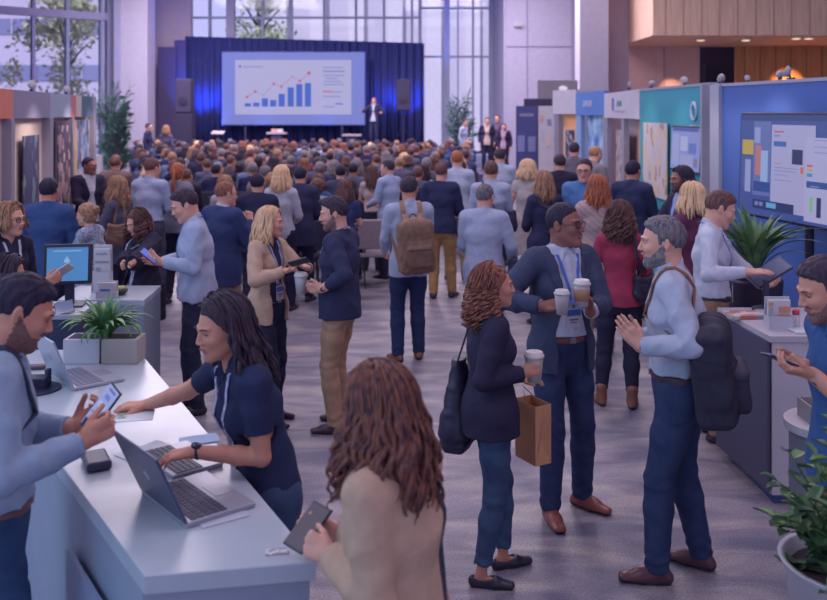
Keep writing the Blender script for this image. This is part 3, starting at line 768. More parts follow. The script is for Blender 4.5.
def person(label, x, y, h=1.75, heading=0, sex='m', res=.007, skin='fair', hair=('short', 'dark'), top=None, jacket=None, bottom=None, shoes=None, group=None, lany=None, hero=None, cat='person', **kw):
    sp = dict(kw, x=x, y=y, h=h, heading=heading, sex=sex, hair=hair); sp.setdefault('seed', (x*7.3+y*3.1) % 6)
    J = skeleton(sp); hero = (res < .0095) if hero is None else hero
    root = thing('person', label, cat, J.loc, J.th, group)
    top = dict(dict(color='#7d86b8', sleeve='long', collar=True), **(top or {})); bottom = dict(dict(color='#22243f'), **(bottom or {})); shoes = dict(dict(color='#2a2233'), **(shoes or {}))
    mkobj('body', body_mesh(J, res, skin, kw.get('beard'), hero=hero, hands=kw.get('hands', True)), root)
    make_hair(J, hair, res, root, int(abs(x*13+y*7)))
    make_top(J, top.get('name', 'shirt'), top, res, root)
    if jacket:
        jacket = dict(dict(off=.019, sleeve='long', open=.03, hem=-.16), **jacket); make_top(J, jacket.get('name', 'jacket'), jacket, res, root)
    if not kw.get('nolegs'):
        make_bottom(J, bottom, res*1.1, root); make_shoes(J, shoes, res, root)
    off = (jacket or top).get('off', .012)
    if lany: lanyard(J, lany[0], len(lany) > 2 and lany[2], root, True, lany[1], lany[3] if len(lany) > 3 else None)
    J.root = root; J.off = off
    return J
# ------------------------------------------------------------------ the hall
def struct(name, mb, bevel=0, smooth=False, parent=None):
    o = mb.obj(name, parent, smooth=smooth, bevel=bevel)
    if parent is None: o['kind'] = 'structure'
    return o
def floor_mat():
    m = bpy.data.materials.new('carpet'); m.use_nodes = True; nt = m.node_tree; b = nt.nodes['Principled BSDF']; b.inputs['Roughness'].default_value = .42; b.inputs['Specular IOR Level'].default_value = .42
    N = nt.nodes.new; L = nt.links.new
    tc = N('ShaderNodeTexCoord'); mp = N('ShaderNodeMapping'); mp.inputs['Scale'].default_value = (1.0, 2.6, 1); mp.inputs['Rotation'].default_value = (0, 0, .12); L(tc.outputs['Object'], mp.inputs[0])
    n = N('ShaderNodeTexNoise'); n.inputs['Scale'].default_value = 1.5; n.inputs['Detail'].default_value = 5; n.inputs['Distortion'].default_value = 1.0; L(mp.outputs[0], n.inputs['Vector'])
    r = N('ShaderNodeValToRGB'); L(n.outputs['Fac'], r.inputs[0]); e = r.color_ramp.elements
    e[0].position = .34; e[0].color = (*S('#565475'), 1); e[1].position = .72; e[1].color = (*S('#978c98'), 1); q = e.new(.48); q.color = (*S('#6e6a86'), 1); q = e.new(.60); q.color = (*S('#857e94'), 1)
    f = N('ShaderNodeTexNoise'); f.inputs['Scale'].default_value = 90; f.inputs['Detail'].default_value = 2; L(tc.outputs['Object'], f.inputs['Vector'])
    mx = N('ShaderNodeMixRGB'); mx.blend_type = 'OVERLAY'; mx.inputs[0].default_value = .75; L(r.outputs[0], mx.inputs[1]); L(f.outputs['Fac'], mx.inputs[2]); L(mx.outputs[0], b.inputs['Base Color'])
    bp = N('ShaderNodeBump'); bp.inputs['Strength'].default_value = .3; bp.inputs['Distance'].default_value = .01; L(f.outputs['Fac'], bp.inputs['Height']); L(bp.outputs[0], b.inputs['Normal'])
    return m
mb = MB(); mb.box((0, 18.5, -.06), (44, 45, .12), floor_mat()); struct('floor', mb)
WALL = hard('painted_wall', '#8f8cb6', .8); WALL2 = hard('painted_column', '#9d99c0', .8); MAUVE = hard('wall_mauve', '#9583a2', .8); BEIGE = hard('wall_beige', '#b595a2', .8)  # columns have a slightly lighter paint than the walls
FRAME = hard('window_metal', '#777da6', .5); FRAME2 = hard('beam_paint', '#8582a8', .6)
WOOD = mat('oak_panel', '#dcb2ae', .55, var=.10, scale=14, bump=.05, kind='wood', spec=.3); WOODD = mat('oak_panel_dark', '#b8805e', .55, var=.14, scale=14, bump=.05, kind='wood', spec=.3)
mb = MB(); mb.box((0, 14.5, 8.06), (44, 53, .12), hard('ceiling_paint', '#8a88ac', .8)); struct('ceiling', mb)
mb = MB(); mb.box((-21.9, 18.5, 4), (.2, 45, 8), WALL); struct('wall_left', mb)
mb = MB(); mb.box((21.9, 18.5, 4), (.2, 45, 8), MAUVE); struct('wall_right', mb)
# glazed wall, slanting, far left
A, B = np.array((-19.5, 28.0)), np.array((-11.45, 34.75)); u = (B-A)/np.linalg.norm(B-A); Ln = np.linalg.norm(B-A); ang = math.atan2(u[1], u[0])
def on_line(px, A, B):
    A = np.array(A, float); B = np.array(B, float); k = (px-CX)/FPX; d = B-A; t = (k*A[1]-A[0])/(d[0]-k*d[1]); return A+d*t
w1 = MB()
for px in (-60, 33, 67, 101): p = on_line(px, A, B); w1.box((p[0], p[1], 4), (.12, .22, 8), FRAME, ang)
p = on_line(110, A, B); w1.box((p[0], p[1], 4), (.32, .3, 8), FRAME2, ang)
c = (A+B)/2
for z, h in ((5.95, .28), (.15, .3)): w1.box((c[0], c[1]-.02, z), (Ln, .3, h), FRAME2, ang)
o = struct('window_1', w1); g = MB(); g.box((c[0], c[1], 4), (Ln, .03, 8), glass()); g.obj('glass_pane', o)
# column and return wall beside it
mb = MB(); mb.box((-10.72, 34.6, 4), (1.28, 1.0, 8), WALL2); struct('wall_column_left', mb)
mb = MB(); mb.box((-10.2, 37.4, 4), (2.0, .3, 8), hard('wall_lilac', '#9a8db0', .8)); struct('wall_back_left', mb)
# back glazing
def X24(px, Y=37.5): return (px-CX)*Y/FPX
w = MB()
for px, t in ((186, .2), (210, .1), (263, .1), (291, .16), (324, .08), (356, .1), (384, .1), (412, .1), (420, .14)): w.box((X24(px), 37.5, 4), (t, .22, 8), FRAME)
w.box((X24(231), 37.45, 4), (.34, .3, 8), FRAME2)
for z in (.15, 3.4, 6.25): w.box(((X24(186)+X24(420))/2, 37.5, z), (X24(420)-X24(186), .2, .08), FRAME)
o = struct('window_2', w); g = MB(); g.box(((X24(186)+X24(420))/2, 37.5, 4), (X24(420)-X24(186), .03, 8), glass()); g.obj('glass_pane', o)
w = MB()
for px, t in ((447, .22), (458, .06), (473, .08), (492, .26), (507, .12)): w.box((X24(px), 37.5, 4), (t, .24, 8), FRAME)
for z in (.15, 4.62, 6.65): w.box(((X24(420)+X24(507))/2, 37.5, z), (X24(507)-X24(420), .2, .08), FRAME)
o = struct('window_3', w); g = MB(); g.box(((X24(420)+X24(507))/2, 37.5, 4), (X24(507)-X24(420), .03, 8), glass()); g.obj('glass_pane', o)
# right end of the back wall
mb = MB(); mb.box((5.0, 33.2, 4), (3.2, .4, 8), WALL); mb.box((3.42, 35.3, 4), (.2, 4.4, 8), WALL)
JL = hard('panel_joint', '#6f6c96', .8)
mb.box((4.16, 32.985, 4), (.03, .03, 8), JL); mb.box((5.9, 32.98, 4), (.25, .03, 8), hard('panel_dark', '#7a769e', .8))
for z in (4.72, 6.6): mb.box((5.0, 32.985, z), (3.2, .03, .025), JL)
struct('wall_back_right', mb)
mb = MB(); mb.box((3.82, 32.9, 5.52), (.30, .14, .12), glow('lamp_glow', '#c9bccf', 1.0)); o = mb.obj('wall_light'); tag(o, 'small rectangular wall light high on the pale panelled wall', 'wall light')
mb = MB(); mb.box((5.42, 27.4, 4), (.86, .8, 8), WALL2); struct('wall_column_right', mb)
mb = MB(); mb.box((6.24, 27.9, 4), (.80, .3, 8), MAUVE); struct('wall_mauve', mb)
mb = MB(); mb.box((7.75, 29.2, 4), (3.0, .2, 8), BEIGE); mb.box((8.1, 29.08, 4), (.02, .02, 8), hard('joint_beige', '#806a7c', .8)); struct('wall_beige', mb)
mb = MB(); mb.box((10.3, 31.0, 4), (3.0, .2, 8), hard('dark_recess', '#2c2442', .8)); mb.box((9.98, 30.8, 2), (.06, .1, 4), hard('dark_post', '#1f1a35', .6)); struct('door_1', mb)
mb = MB(); mb.box((13.4, 29.2, 4), (5.9, .2, 8), WOODD)
for i in range(12): mb.box((10.7+i*.5, 29.09, 3), (.012, .012, 6), hard('wood_gap', '#4a3138', .8))
struct('wall_wood', mb)
mb = MB(); mb.box((12.85, 27.2, 6.2), (12.4, 4.4, 3.5), WOOD)
for i in range(24): mb.box((7.0+i*.5, 24.99, 6.2), (.01, .01, 3.5), hard('wood_gap_light', '#8a5f58', .8))
struct('wall_soffit', mb)
for x, y in ((8.3, 26.0), (9.6, 26.0), (10.8, 25.4), (11.15, 25.4), (12.1, 26)):
    mb = MB(); mb.lathe([(.16, -.0), (.16, -.05), (.12, -.06)], (x, y, 4.45), hard('white_trim', '#b9b2c6', .5), 16); o = mb.obj('ceiling_light')
    tag(o, 'round recessed downlight in the underside of the wooden soffit', 'ceiling light', 'downlights under the wooden soffit')
    mb = MB(); mb.lathe([(.11, 0), (.11, -.01)], (x, y, 4.385), glow('warm_glow', '#ffd9a8', 1.4), 16); mb.obj('diffuser', o)
# ---- outside the glass
def tree(px, Y, z0, z1, rw, n, col, col2, label, seed):
    rng = random.Random(seed); x = (px-CX)*Y/FPX; t = thing('tree', label, 'tree', (x, Y, 0)); mb = MB(); bark = mat('bark', '#5a5470', .9)
    mb.tube([(0, 0, 0), (.1, 0, z0*.6), (0, .1, z0+.4*(z1-z0)), (.1, 0, z1)], [.3, .22, .15, .04], bark, 8)
    for i in range(14):
        a = rng.uniform(0, 6.3); zz = rng.uniform(z0*.8, z1*.9); mb.tube([(0, 0, zz-.5), (cos(a)*rw*.4, sin(a)*rw*.4, zz+.3), (cos(a)*rw*.8, sin(a)*rw*.8, zz+.9)], [.08, .05, .015], bark, 5)
    mb.obj('trunk', t, smooth=True)
    V = []; F = []
    cl = [(rng.gauss(0, .5)*rw, rng.gauss(0, .5)*rw, rng.uniform(z0, z1)) for _ in range(26)]
    for i in range(n):
        c = cl[i % 26]; p = np.array((c[0]+rng.gauss(0, .38), c[1]+rng.gauss(0, .38), c[2]+rng.gauss(0, .4))); a = nrm([rng.gauss(0, 1) for _ in range(3)]); b = nrm(np.cross(a, [rng.gauss(0, 1) for _ in range(3)])); s = rng.uniform(.10, .2); k = len(V)
        V += [p-a*s, p+b*s*.5, p+a*s, p-b*s*.5]; F.append((k, k+1, k+2, k+3))
    m = mat('leaf', col, .7, var=.2, scale=2, bump=0, hex2=col2); mkobj('foliage', raw_mesh('foliage', V, F, [m], None, False), t)
tree(66, 44, 1.5, 10, 1.5, 3400, '#c6c9ac', '#a3ad9c', 'yellow-green leafy tree outside the left glass wall', 3)
tree(258, 46, 4, 9.5, 1.6, 2600, '#b6c29f', '#97a5a4', 'green tree outside the window above the projection screen', 5)
b = thing('building', 'white office building with strip windows outside the left glass wall', 'building', (-26, 66, 0))
mb = MB(); mb.box((0, 0, 7.5), (16, 8, 15), hard('white_render', '#b0adce', .8)); mb.obj('wall', b)
for z in (2.2, 5.0, 8.2, 11.4):
    mb = MB(); mb.box((0, -4.02, z), (14, .1, 1.1), hard('strip_window', '#7277a8', .4)); o = mb.obj('window', b)
    mb = MB()
    for i in range(9): mb.box((-6.4+i*1.6, -4.1, z), (.12, .12, 1.1), hard('window_post', '#a5a2c6', .6))
    mb.obj('mullion', o)
b = thing('building', 'pale concrete building with tall piers outside the back windows', 'building', (-1, 56, 0))
mb = MB(); mb.box((0, 0, 7), (16, 4, 14), hard('pale_concrete', '#c0c0de', .8)); mb.obj('wall', b)
for i in range(7):
    mb = MB(); mb.box((-7+i*2.3, -2.3, 7), (.9, .6, 14), hard('pale_pier', '#d0d0e8', .8)); mb.obj('pier', b)
mb = MB(); mb.box((0, 60, -.2), (120, 41, .1), hard('paving_outside', '#8f90b4', .8)); struct('ground', mb)

# ---- stage, drape, screen
st = thing('stage', 'dark raised stage platform in front of the blue drape', 'stage', (-4.15, 34.5, 0))
mb = MB(); mb.box((0, 0, .52), (10.0, 3.6, 1.04), hard('stage_skirt', '#1d1d3e', .8)); mb.obj('platform', st); mb = MB(); mb.box((0, 0, 1.07), (10.1, 3.7, .06), hard('stage_top', '#2a2a50', .6)); mb.obj('deck', st)
V = []; F = []; nx = 420; x0, x1 = -9.25, .42
for i in range(nx+1):
    x = x0+(x1-x0)*i/nx; y = 36.55+.07*sin(x*17+1.4*sin(x*2.1))+.04*sin(x*41)
    zt = 5.40-.28*i/nx
    V += [(x, y, .02), (x, y, zt)]
for i in range(nx): F.append((2*i, 2*i+2, 2*i+3, 2*i+1))
me = raw_mesh('drape', V, F, [mat('blue_velvet', '#20296b', .8, var=.06, scale=8, bump=.1)]); o = mkobj('drape', me); so = o.modifiers.new('s', 'SOLIDIFY'); so.thickness = .02
tag(o, 'deep blue pleated stage drape lit blue from below', 'curtain')
Y = 35.9; sx = lambda px: (px-CX)*Y/FPX; sz = lambda py: CAMZ-(py-HY)*Y/FPX
scn = thing('projection_screen', 'large projection screen showing a bar chart above the stage', 'screen', (0, Y, 0))
def srect(mb, a, b, c, d, y, m, dy=0):   # pixel rectangle on the screen plane
    mb.box(((sx(a)+sx(c))/2, y, (sz(b)+sz(d))/2), (abs(sx(c)-sx(a)), .012, abs(sz(b)-sz(d))), m)
mb = MB(); srect(mb, 221.5, 51.5, 365.5, 125.5, .03, hard('screen_edge', '#3a3f8a', .5)); mb.box((sx(245), .1, 1.5), (.08, .08, .8), hard('truss_dark', '#232350', .6)); mb.box((sx(342), .1, 1.5), (.08, .08, .8), hard('truss_dark', '#232350', .6)); mb.obj('frame', scn)
mb = MB(); srect(mb, 222.5, 52.5, 364.5, 124.5, 0, glow('screen_blue', '#7680cc', .95)); pan = mb.obj('screen_surface', scn)
mb = MB(); srect(mb, 235.2, 60, 351.3, 114.5, -.012, glow('slide_white', '#a9a6cf', .98)); mb.obj('slide', pan)
blue = glow('chart_blue', '#3a5fc0', .95)
mb = MB()
for i, (bx, ty) in enumerate(((248, 103.2), (256.4, 102.6), (265, 98.3), (273.3, 100), (281.8, 93.8), (290.8, 87.3), (299.4, 84), (308, 83))): srect(mb, bx-3.1, ty, bx+3.1, 106.6, -.024, blue)
mb.obj('bar_chart', pan)
pts = ((247, 97), (255.3, 91.5), (263.5, 95), (274, 83.8), (281.4, 86.5), (292.5, 76.5), (300, 81), (309, 73)); mb = MB(); red = glow('chart_red', '#bd4a6a', .95); pale = glow('chart_line', '#b786a8', .95)
mb.tube([(sx(a), -.03, sz(b)) for a, b in pts], .02, pale, 6)
for i, (a, b_) in enumerate(pts): mb.ball((sx(a), -.03, sz(b_)), .055 if i < 7 else .07, red if i not in (2, 5) else glow('chart_sky', '#7fa0d8', .95), 5)
mb.obj('line_chart', pan)
mb = MB(); gl = glow('slide_text', '#7f86c2', .95)
for a, b_, c, m in ((323, 67.5, 343, gl), (323, 71.3, 345, glow('slide_text_dark', '#5a6fc0', .95)), (323, 75.5, 345, gl), (326, 78.5, 338, gl), (324, 81.5, 342, gl), (323, 84.5, 344, gl), (323, 91.6, 333, red), (334, 92, 342, gl), (323, 96.5, 341, gl), (335.5, 103.8, 343, blue), (323, 106.8, 334, gl), (243, 66.8, 263, gl)): srect(mb, a, b_-.55, c, b_+.55, -.022, m)
mb.ball((sx(240), -.02, sz(66.5)), .055, blue, 5); mb.obj('slide_text', pan)
# ---- loudspeakers, dark flats, lectern, small table
def pa_speaker(px, Yp, py0, py1, wpx, label, stand):
    t = thing('loudspeaker', label, 'speaker', ((px-CX)*Yp/FPX, Yp, 0)); z0, z1 = CAMZ-(py1-HY)*Yp/FPX, CAMZ-(py0-HY)*Yp/FPX; w = wpx*Yp/FPX; bl = hard('speaker_black', '#242040', .6)
    mb = MB(); mb.box((0, 0, (z0+z1)/2), (w, .5, z1-z0), bl); mb.obj('cabinet', t, bevel=.03)
    mb = MB(); mb.box((0, -.26, (z0+z1)/2), (w*.88, .03, (z1-z0)*.92), hard('speaker_grille', '#2f2a4c', .8)); g = mb.obj('grille', t)
    mb = MB(); mb.lathe([(w*.3, 0), (w*.3, .02), (w*.1, .03)], (0, -.27, z0+(z1-z0)*.35), hard('cone', '#1a1734', .5), 20, R=rotx(pi/2)); mb.obj('driver', g)
    if stand:
        mb = MB(); mb.tube([(0, 0, z0), (0, 0, 1.3)], .03, bl, 8); mb.obj('pole', t)
        for k in range(3): mb = MB(); a = k*2.09+.5; mb.tube([(0, 0, 1.7), (cos(a)*.5, sin(a)*.5, 1.12)], .02, bl, 6); mb.obj('leg', t)
    else:
        mb = MB(); mb.box((0, 0, z0/2), (w*1.1, .6, z0), hard('speaker_bin', '#201c3c', .7)); mb.obj('subwoofer', t)
pa_speaker(403.5, 35.0, 79, 111, 15, 'black loudspeaker on a pole stand at the right end of the stage', True)
pa_speaker(185, 32.0, 79, 113, 16, 'black loudspeaker stacked on a tall cabinet left of the stage', False)
for (a, b_, y0, Yp, lb) in ((158, 176, 47, 35.9, 'dark masking panel, the lower one left of the blue drape'), (174.5, 186, 40, 36.2, 'dark masking panel, the taller one touching the blue drape')):
    mb = MB(); X0, X1 = (a-CX)*Yp/FPX, (b_-CX)*Yp/FPX; zt = CAMZ-(y0-HY)*Yp/FPX; mb.box(((X0+X1)/2, Yp, zt/2), (X1-X0, .12, zt), hard('masking_flat', '#2f2850', .8)); tag(mb.obj('masking_panel', bevel=.01), lb, 'panel')
def stand_table(px, Yp, ztop, w, label, papers):
    t = thing('side_table', label, 'table', ((px-CX)*Yp/FPX, Yp, 1.1)); mb = MB(); mb.box((0, 0, ztop-1.1), (w, .5, .07), hard('table_top', '#9c8fa8', .6)); mb.obj('tabletop', t, bevel=.01)
    mb = MB(); mb.box((0, 0, (ztop-1.1)/2-.02), (w*.55, .36, ztop-1.1-.05), hard('table_base', '#383458', .7)); mb.obj('base', t)
    return t
stand_table(277, 33.6, 1.53, .72, 'small white-topped table on the stage under the projection screen', 1)
for k, (dx, l) in enumerate(((-.1, 'pinkish paper stack on the small stage table'), (.12, 'white box on the small stage table'))):
    mb = MB(); mb.box(((277-CX)*33.6/FPX+dx, 33.6, 1.63), (.2, .25, .12), hard('paper_box', ('#b98c94', '#b8b4cc')[k], .7)); tag(mb.obj('paper_box'), l, 'box')
stand_table(352, 33.5, 1.46, .7, 'low pale table on the stage left of the presenter', 0)
t = thing('lectern', 'slim lectern with pale slanted top left of the projection screen', 'lectern', ((218-CX)*33.2/FPX, 33.2, 1.1))
mb = MB(); mb.box((0, 0, .22), (.14, .14, .44), hard('lectern_post', '#2c2948', .6)); mb.obj('post', t); mb = MB(); mb.box((0, 0, .46), (.46, .36, .05), hard('lectern_top', '#b4a9bf', .6), R=rotx(.25)); mb.obj('top', t, bevel=.01)

# ---- booths on the right
def text(body, size, o_, Rm, m, parent, name='lettering', align='CENTER'):
    cu = bpy.data.curves.new('lettering', 'FONT'); cu.body = body; cu.size = size; cu.extrude = .002; cu.align_x = align; cu.align_y = 'CENTER'; cu.materials.append(m)
    ob = bpy.data.objects.new('tmp', cu); me = bpy.data.meshes.new_from_object(ob); bpy.data.objects.remove(ob)
    P = np.array([v.co[:] for v in me.vertices]); P = P@np.asarray(Rm).T+np.array(o_); me.vertices.foreach_set('co', P.astype(np.float32).ravel()); me.update()
    if not me.materials: me.materials.append(m)
    return mkobj(name, me, parent)
def picture(name, hexes, scale=4, emit=0.0, seed=0):
    key = (name, tuple(hexes), scale)
    if key in _M: return _M[key]
    m = bpy.data.materials.new(name); m.use_nodes = True; _M[key] = m; nt = m.node_tree; b = nt.nodes['Principled BSDF']; b.inputs['Roughness'].default_value = .5
    N = nt.nodes.new; tc = N('ShaderNodeTexCoord'); mp = N('ShaderNodeMapping'); mp.inputs['Location'].default_value = (seed*3.1, seed, seed*1.7); mp.inputs['Scale'].default_value = (scale, scale, scale*.7)
    nt.links.new(tc.outputs['Object'], mp.inputs[0]); n = N('ShaderNodeTexVoronoi'); n.distance = 'CHEBYCHEV'; n.inputs['Scale'].default_value = 1; nt.links.new(mp.outputs[0], n.inputs['Vector'])
    s_ = N('ShaderNodeSeparateColor'); nt.links.new(n.outputs['Color'], s_.inputs[0])
    r = N('ShaderNodeValToRGB'); r.color_ramp.interpolation = 'CONSTANT' if not emit else 'LINEAR'; nt.links.new(s_.outputs[0], r.inputs[0])
    e = r.color_ramp.elements
    while len(e) < len(hexes): e.new(.5)
    for i, h in enumerate(hexes): e[i].position = i/len(hexes); e[i].color = (*(lin(h) if emit else S(h)), 1)
    if emit:
        b.inputs['Base Color'].default_value = (.02, .02, .03, 1); nt.links.new(r.outputs[0], b.inputs['Emission Color']); b.inputs['Emission Strength'].default_value = emit
    else: nt.links.new(r.outputs[0], b.inputs['Base Color'])
    return m
class Line:   # upright panels standing along a line on the floor, given where they start and end as seen from the entrance
    def __init__(s, A, B):
        s.A = np.array(A, float); s.B = np.array(B, float); s.u = nrm(s.B-s.A); s.n = np.array((s.u[1], -s.u[0])); s.n = s.n if s.n@s.A < 0 else -s.n; s.ang = math.atan2(s.u[1], s.u[0])
    def seg(s, mb, p0, p1, z0, z1, m, th=.06, off=0.0):
        a, b = on_line(p0, s.A, s.B), on_line(p1, s.A, s.B); c = (a+b)/2+s.n*off; mb.box((c[0], c[1], (z0+z1)/2), (np.linalg.norm(b-a), th, abs(z1-z0)), m, s.ang); return mb
    def R(s):
        ux = np.array((s.u[0], s.u[1], 0)); ux = ux if ux[0]*1 > 0 or abs(ux[0]) < .01 else -ux
        nz = np.array((s.n[0], s.n[1], 0)); ux = np.cross((0, 0, 1), nz); return np.stack([ux, np.array((0, 0, 1.0)), nz], 1)
    def pt(s, px, z, off=0): a = on_line(px, s.A, s.B)+s.n*off; return np.array((a[0], a[1], z))
WHITE = hard('booth_white', '#a8a3c4', .6); WARM = hard('booth_warm', '#c09888', .7); POST = hard('booth_post', '#8d8aac', .5, .3)
def poster(mb_parent, L, p0, p1, z0, z1, m, off, name='poster', frame=None):
    mb = MB()
    if frame: L.seg(mb, p0, p1, z0, z1, frame, .02, off); o = mb.obj('poster_frame', mb_parent); q = MB(); w = (p1-p0)*.12; L.seg(q, p0+w, p1-w, z0+.06, z1-.06, m, .01, off+.012); q.obj(name, o)
    else: L.seg(mb, p0, p1, z0, z1, m, .015, off); mb.obj(name, mb_parent)
# navy and white banner stands
def banner(px0, px1, Yp, y0, m, label, build):
    t = thing('banner_stand', label, 'banner', (0, 0, 0)); L = Line(((px0-CX)*Yp/FPX, Yp), ((px1-CX)*Yp/FPX, Yp+.001)); z1 = CAMZ-(y0-HY)*Yp/FPX
    mb = MB(); L.seg(mb, px0, px1, .06, z1, m, .03); mb.obj('banner', t); mb = MB(); L.seg(mb, px0, px1, 0, .07, POST, .2); mb.obj('base', t); build(t, L, z1)
def b1(t, L, z1):
    text('VISION', .11, L.pt(526, z1-.22, .02), L.R(), WHITE, t); mb = MB(); L.seg(mb, 517.5, 524.5, 1.35, 1.75, hard('print_pale', '#6c6fa8', .6), .01, .02); L.seg(mb, 528, 535.5, 1.35, 1.72, hard('print_pale', '#6c6fa8', .6), .01, .02); mb.obj('print', t)
banner(516, 537, 22, 106, hard('banner_navy', '#343a78', .7), 'navy blue banner stand with a white heading at the end of the booths', b1)
def b2(t, L, z1):
    mb = MB()
    for a, b_, c, d, m in ((540, 2.1, 543, 2.25, '#b58a8a'), (547, 2.0, 551, 2.15, '#6e79b4'), (541, 1.65, 544, 1.85, '#9aa0c4'), (546, 1.5, 551, 1.7, '#b3a0ae')): mb = MB(); L.seg(mb, a, c, b_, d, hard('print', m, .6), .01, .02); mb.obj('print', t)
banner(538.5, 553.5, 21.5, 106, hard('banner_white', '#a9a3c2', .7), 'white banner stand beside the navy banner stand', b2)
mb = MB(); mb.box(((539-CX)*24/FPX, 24.2, 1.34), (.75, .1, 2.68), hard('panel_black', '#2b2747', .7)); tag(mb.obj('display_panel', bevel=.01), 'dark display panel rising behind the navy and white banner stands', 'panel')
mb = MB(); mb.box((4.15, 26.0, 1.62), (1.15, .2, 3.24), hard('grey_partition', '#7c7690', .8)); tag(mb.obj('display_panel', bevel=.01), 'tall grey panel with a spotlight above the dark display panel', 'panel')
mb = MB(); mb.ball((4.3, 25.86, 3.0), (.13, .08, .07), glow('spot_white', '#d8cfe0', 1.0), 6); tag(mb.obj('spotlight'), 'small lit spotlight on the tall grey panel', 'spotlight')
def clip_lamp(p, label, k=1.0, tilt=.3, beam=None):
    t = thing('clip_spotlight', label, 'spotlight', p, rot=(0, 0, tilt)); k *= .5; wm = hard('lamp_white', '#8d89a2', .5)
    mb = MB(); mb.tube([(0, 0, 0), (0, -.02, .07*k)], .012*k, hard('lamp_arm', '#3a3556', .4), 6); mb.box((0, 0, .012), (.06*k, .08*k, .024), hard('lamp_arm', '#3a3556', .4)); mb.obj('arm', t)
    if beam is not None: spot('booth_spot', (p[0]+beam[0]*.5, p[1]+beam[1]*.5, p[2]+.1), (p[0]+beam[0]*.1, p[1]+beam[1]*.1, 1.2), 38 if beam[0] > 0 else 11, (1.0, .84, .74), 95)
    mb = MB(); mb.lathe([(.03*k, -.03*k), (.055*k, -.02*k), (.075*k, .03*k), (.07*k, .035*k)], (0, -.03, .10*k), wm, 12, R=rotx(1.1)@roty(.4)); mb.obj('lamp_head', t, smooth=True)
# white booth with the warm opening
L = Line(((555-CX)*19/FPX, 19.0), ((578-CX)*18/FPX, 18.0)); t = thing('exhibition_booth', 'white fascia booth with a warm orange interior beside the blue booth', 'booth')
mb = MB(); L.seg(mb, 555, 578, 2.28, 2.77, WHITE, .1); mb.obj('fascia', t)
for a, b_ in ((555.5, 557.5), (558.5, 560)): mb = MB(); L.seg(mb, a, b_, 0, 2.3, POST, .08); mb.obj('post', t)
mb = MB(); L.seg(mb, 560, 578, 0, 2.28, mat('booth_orange', '#d09a78', .7, var=.04, scale=2), .04, -.1); mb.obj('back_panel', t)
poster(t, L, 561.5, 576, 1.0, 2.0, WARM, -.05); poster(t, L, 564.5, 572.5, 1.3, 1.95, picture('poster_dark', ['#2c2a52', '#46507a', '#8a86a0', '#23264a'], 12), -.03)
# blue booth
L = Line(((578-CX)*18/FPX, 18.0), ((607-CX)*15.8/FPX, 15.8)); t = thing('exhibition_booth', 'bright blue fascia booth with an icy blue backdrop', 'booth')
mb = MB(); L.seg(mb, 578, 607, 2.26, 2.70, hard('booth_blue', '#3f6cc0', .6), .1); mb.obj('fascia', t)
text('SAMSURE', .17, L.pt(590.5, 2.47, .06), L.R(), hard('sign_white', '#b0b3dc', .6), t)
mb = MB(); L.seg(mb, 578, 583, 0, 2.26, hard('booth_sky', '#6f8bc4', .6), .08); mb.obj('post', t); mb = MB(); L.seg(mb, 605, 607, 0, 2.26, POST, .08); mb.obj('post', t)
mb = MB(); L.seg(mb, 583, 605, 0, 2.26, mat('ice_print', '#9cb6e4', .5, scale=3.0, bump=0, hex2='#2f62b4'), .04, -.1); mb.obj('back_panel', t)
# white booth
L = Line(((607-CX)*15.8/FPX, 15.8), ((643-CX)*12.6/FPX, 12.6)); t = thing('exhibition_booth', 'white fascia booth with a small blue-green logo beside the teal booth', 'booth')
mb = MB(); L.seg(mb, 607, 643, 2.22, 2.64, WHITE, .1); mb.obj('fascia', t)
text('ENSURE', .13, L.pt(622.5, 2.45, .055), L.R(), hard('logo_teal', '#5d93a6', .6), t); mb = MB(); L.seg(mb, 615.3, 616.8, 2.34, 2.55, hard('logo_blue', '#4a5fb4', .6), .01, .055); L.seg(mb, 618.3, 628, 2.325, 2.345, hard('logo_line', '#8a8ab0', .6), .01, .055); mb.obj('logo', t)
for a, b_ in ((607.5, 609.5), (624, 626.5)): mb = MB(); L.seg(mb, a, b_, 0, 2.22, POST, .08); mb.obj('post', t)
mb = MB(); L.seg(mb, 609, 643, 0, 2.22, hard('booth_back', '#9c8ea8', .7), .04, -.25); mb.obj('back_panel', t)
poster(t, L, 610.5, 622.5, 1.05, 2.02, picture('poster_people', ['#a9a4c0', '#8a7f94', '#4d4a6c', '#b49a92'], 14), -.1); mb = MB(); L.seg(mb, 627, 643, .8, 2.2, WARM, .03, -.18); mb.obj('side_panel', t); poster(t, L, 633.5, 641, 1.3, 1.85, picture('poster_blue', ['#4a5c80', '#2d3556', '#7c8fa6', '#8c7c82'], 16), -.12)
# teal booth wall
L = Line(((643-CX)*12.6/FPX, 12.6), ((714-CX)*9.7/FPX, 9.7)); t = thing('exhibition_booth', 'teal booth wall with a round white logo and a tilted monitor', 'booth')
TE = mat('teal_print', '#2580a6', .6, var=.05, scale=.8, bump=0, hex2='#2f8698')
mb = MB(); L.seg(mb, 643, 714, 0, 2.61, TE, .08); mb.obj('wall_panel', t); mb = MB(); L.seg(mb, 643, 714, 2.61, 2.64, POST, .1); mb.obj('top_rail', t)
mb = MB(); c = L.pt(698, 2.33, .05); Rm = L.R(); mb.tube([c+Rm@np.array((.10*cos(a), .10*sin(a), 0)) for a in np.linspace(0, 2*pi, 25)], .012, hard('sign_white', '#b0b3dc', .6), 6)
for k in range(3): mb.tube([c+Rm@np.array((.08*cos(a)*(.9-.25*k)-.02*k, .08*sin(a), 0)) for a in np.linspace(.4+k, 3.4+k, 10)], .012, hard('sign_white', '#b0b3dc', .6), 6)
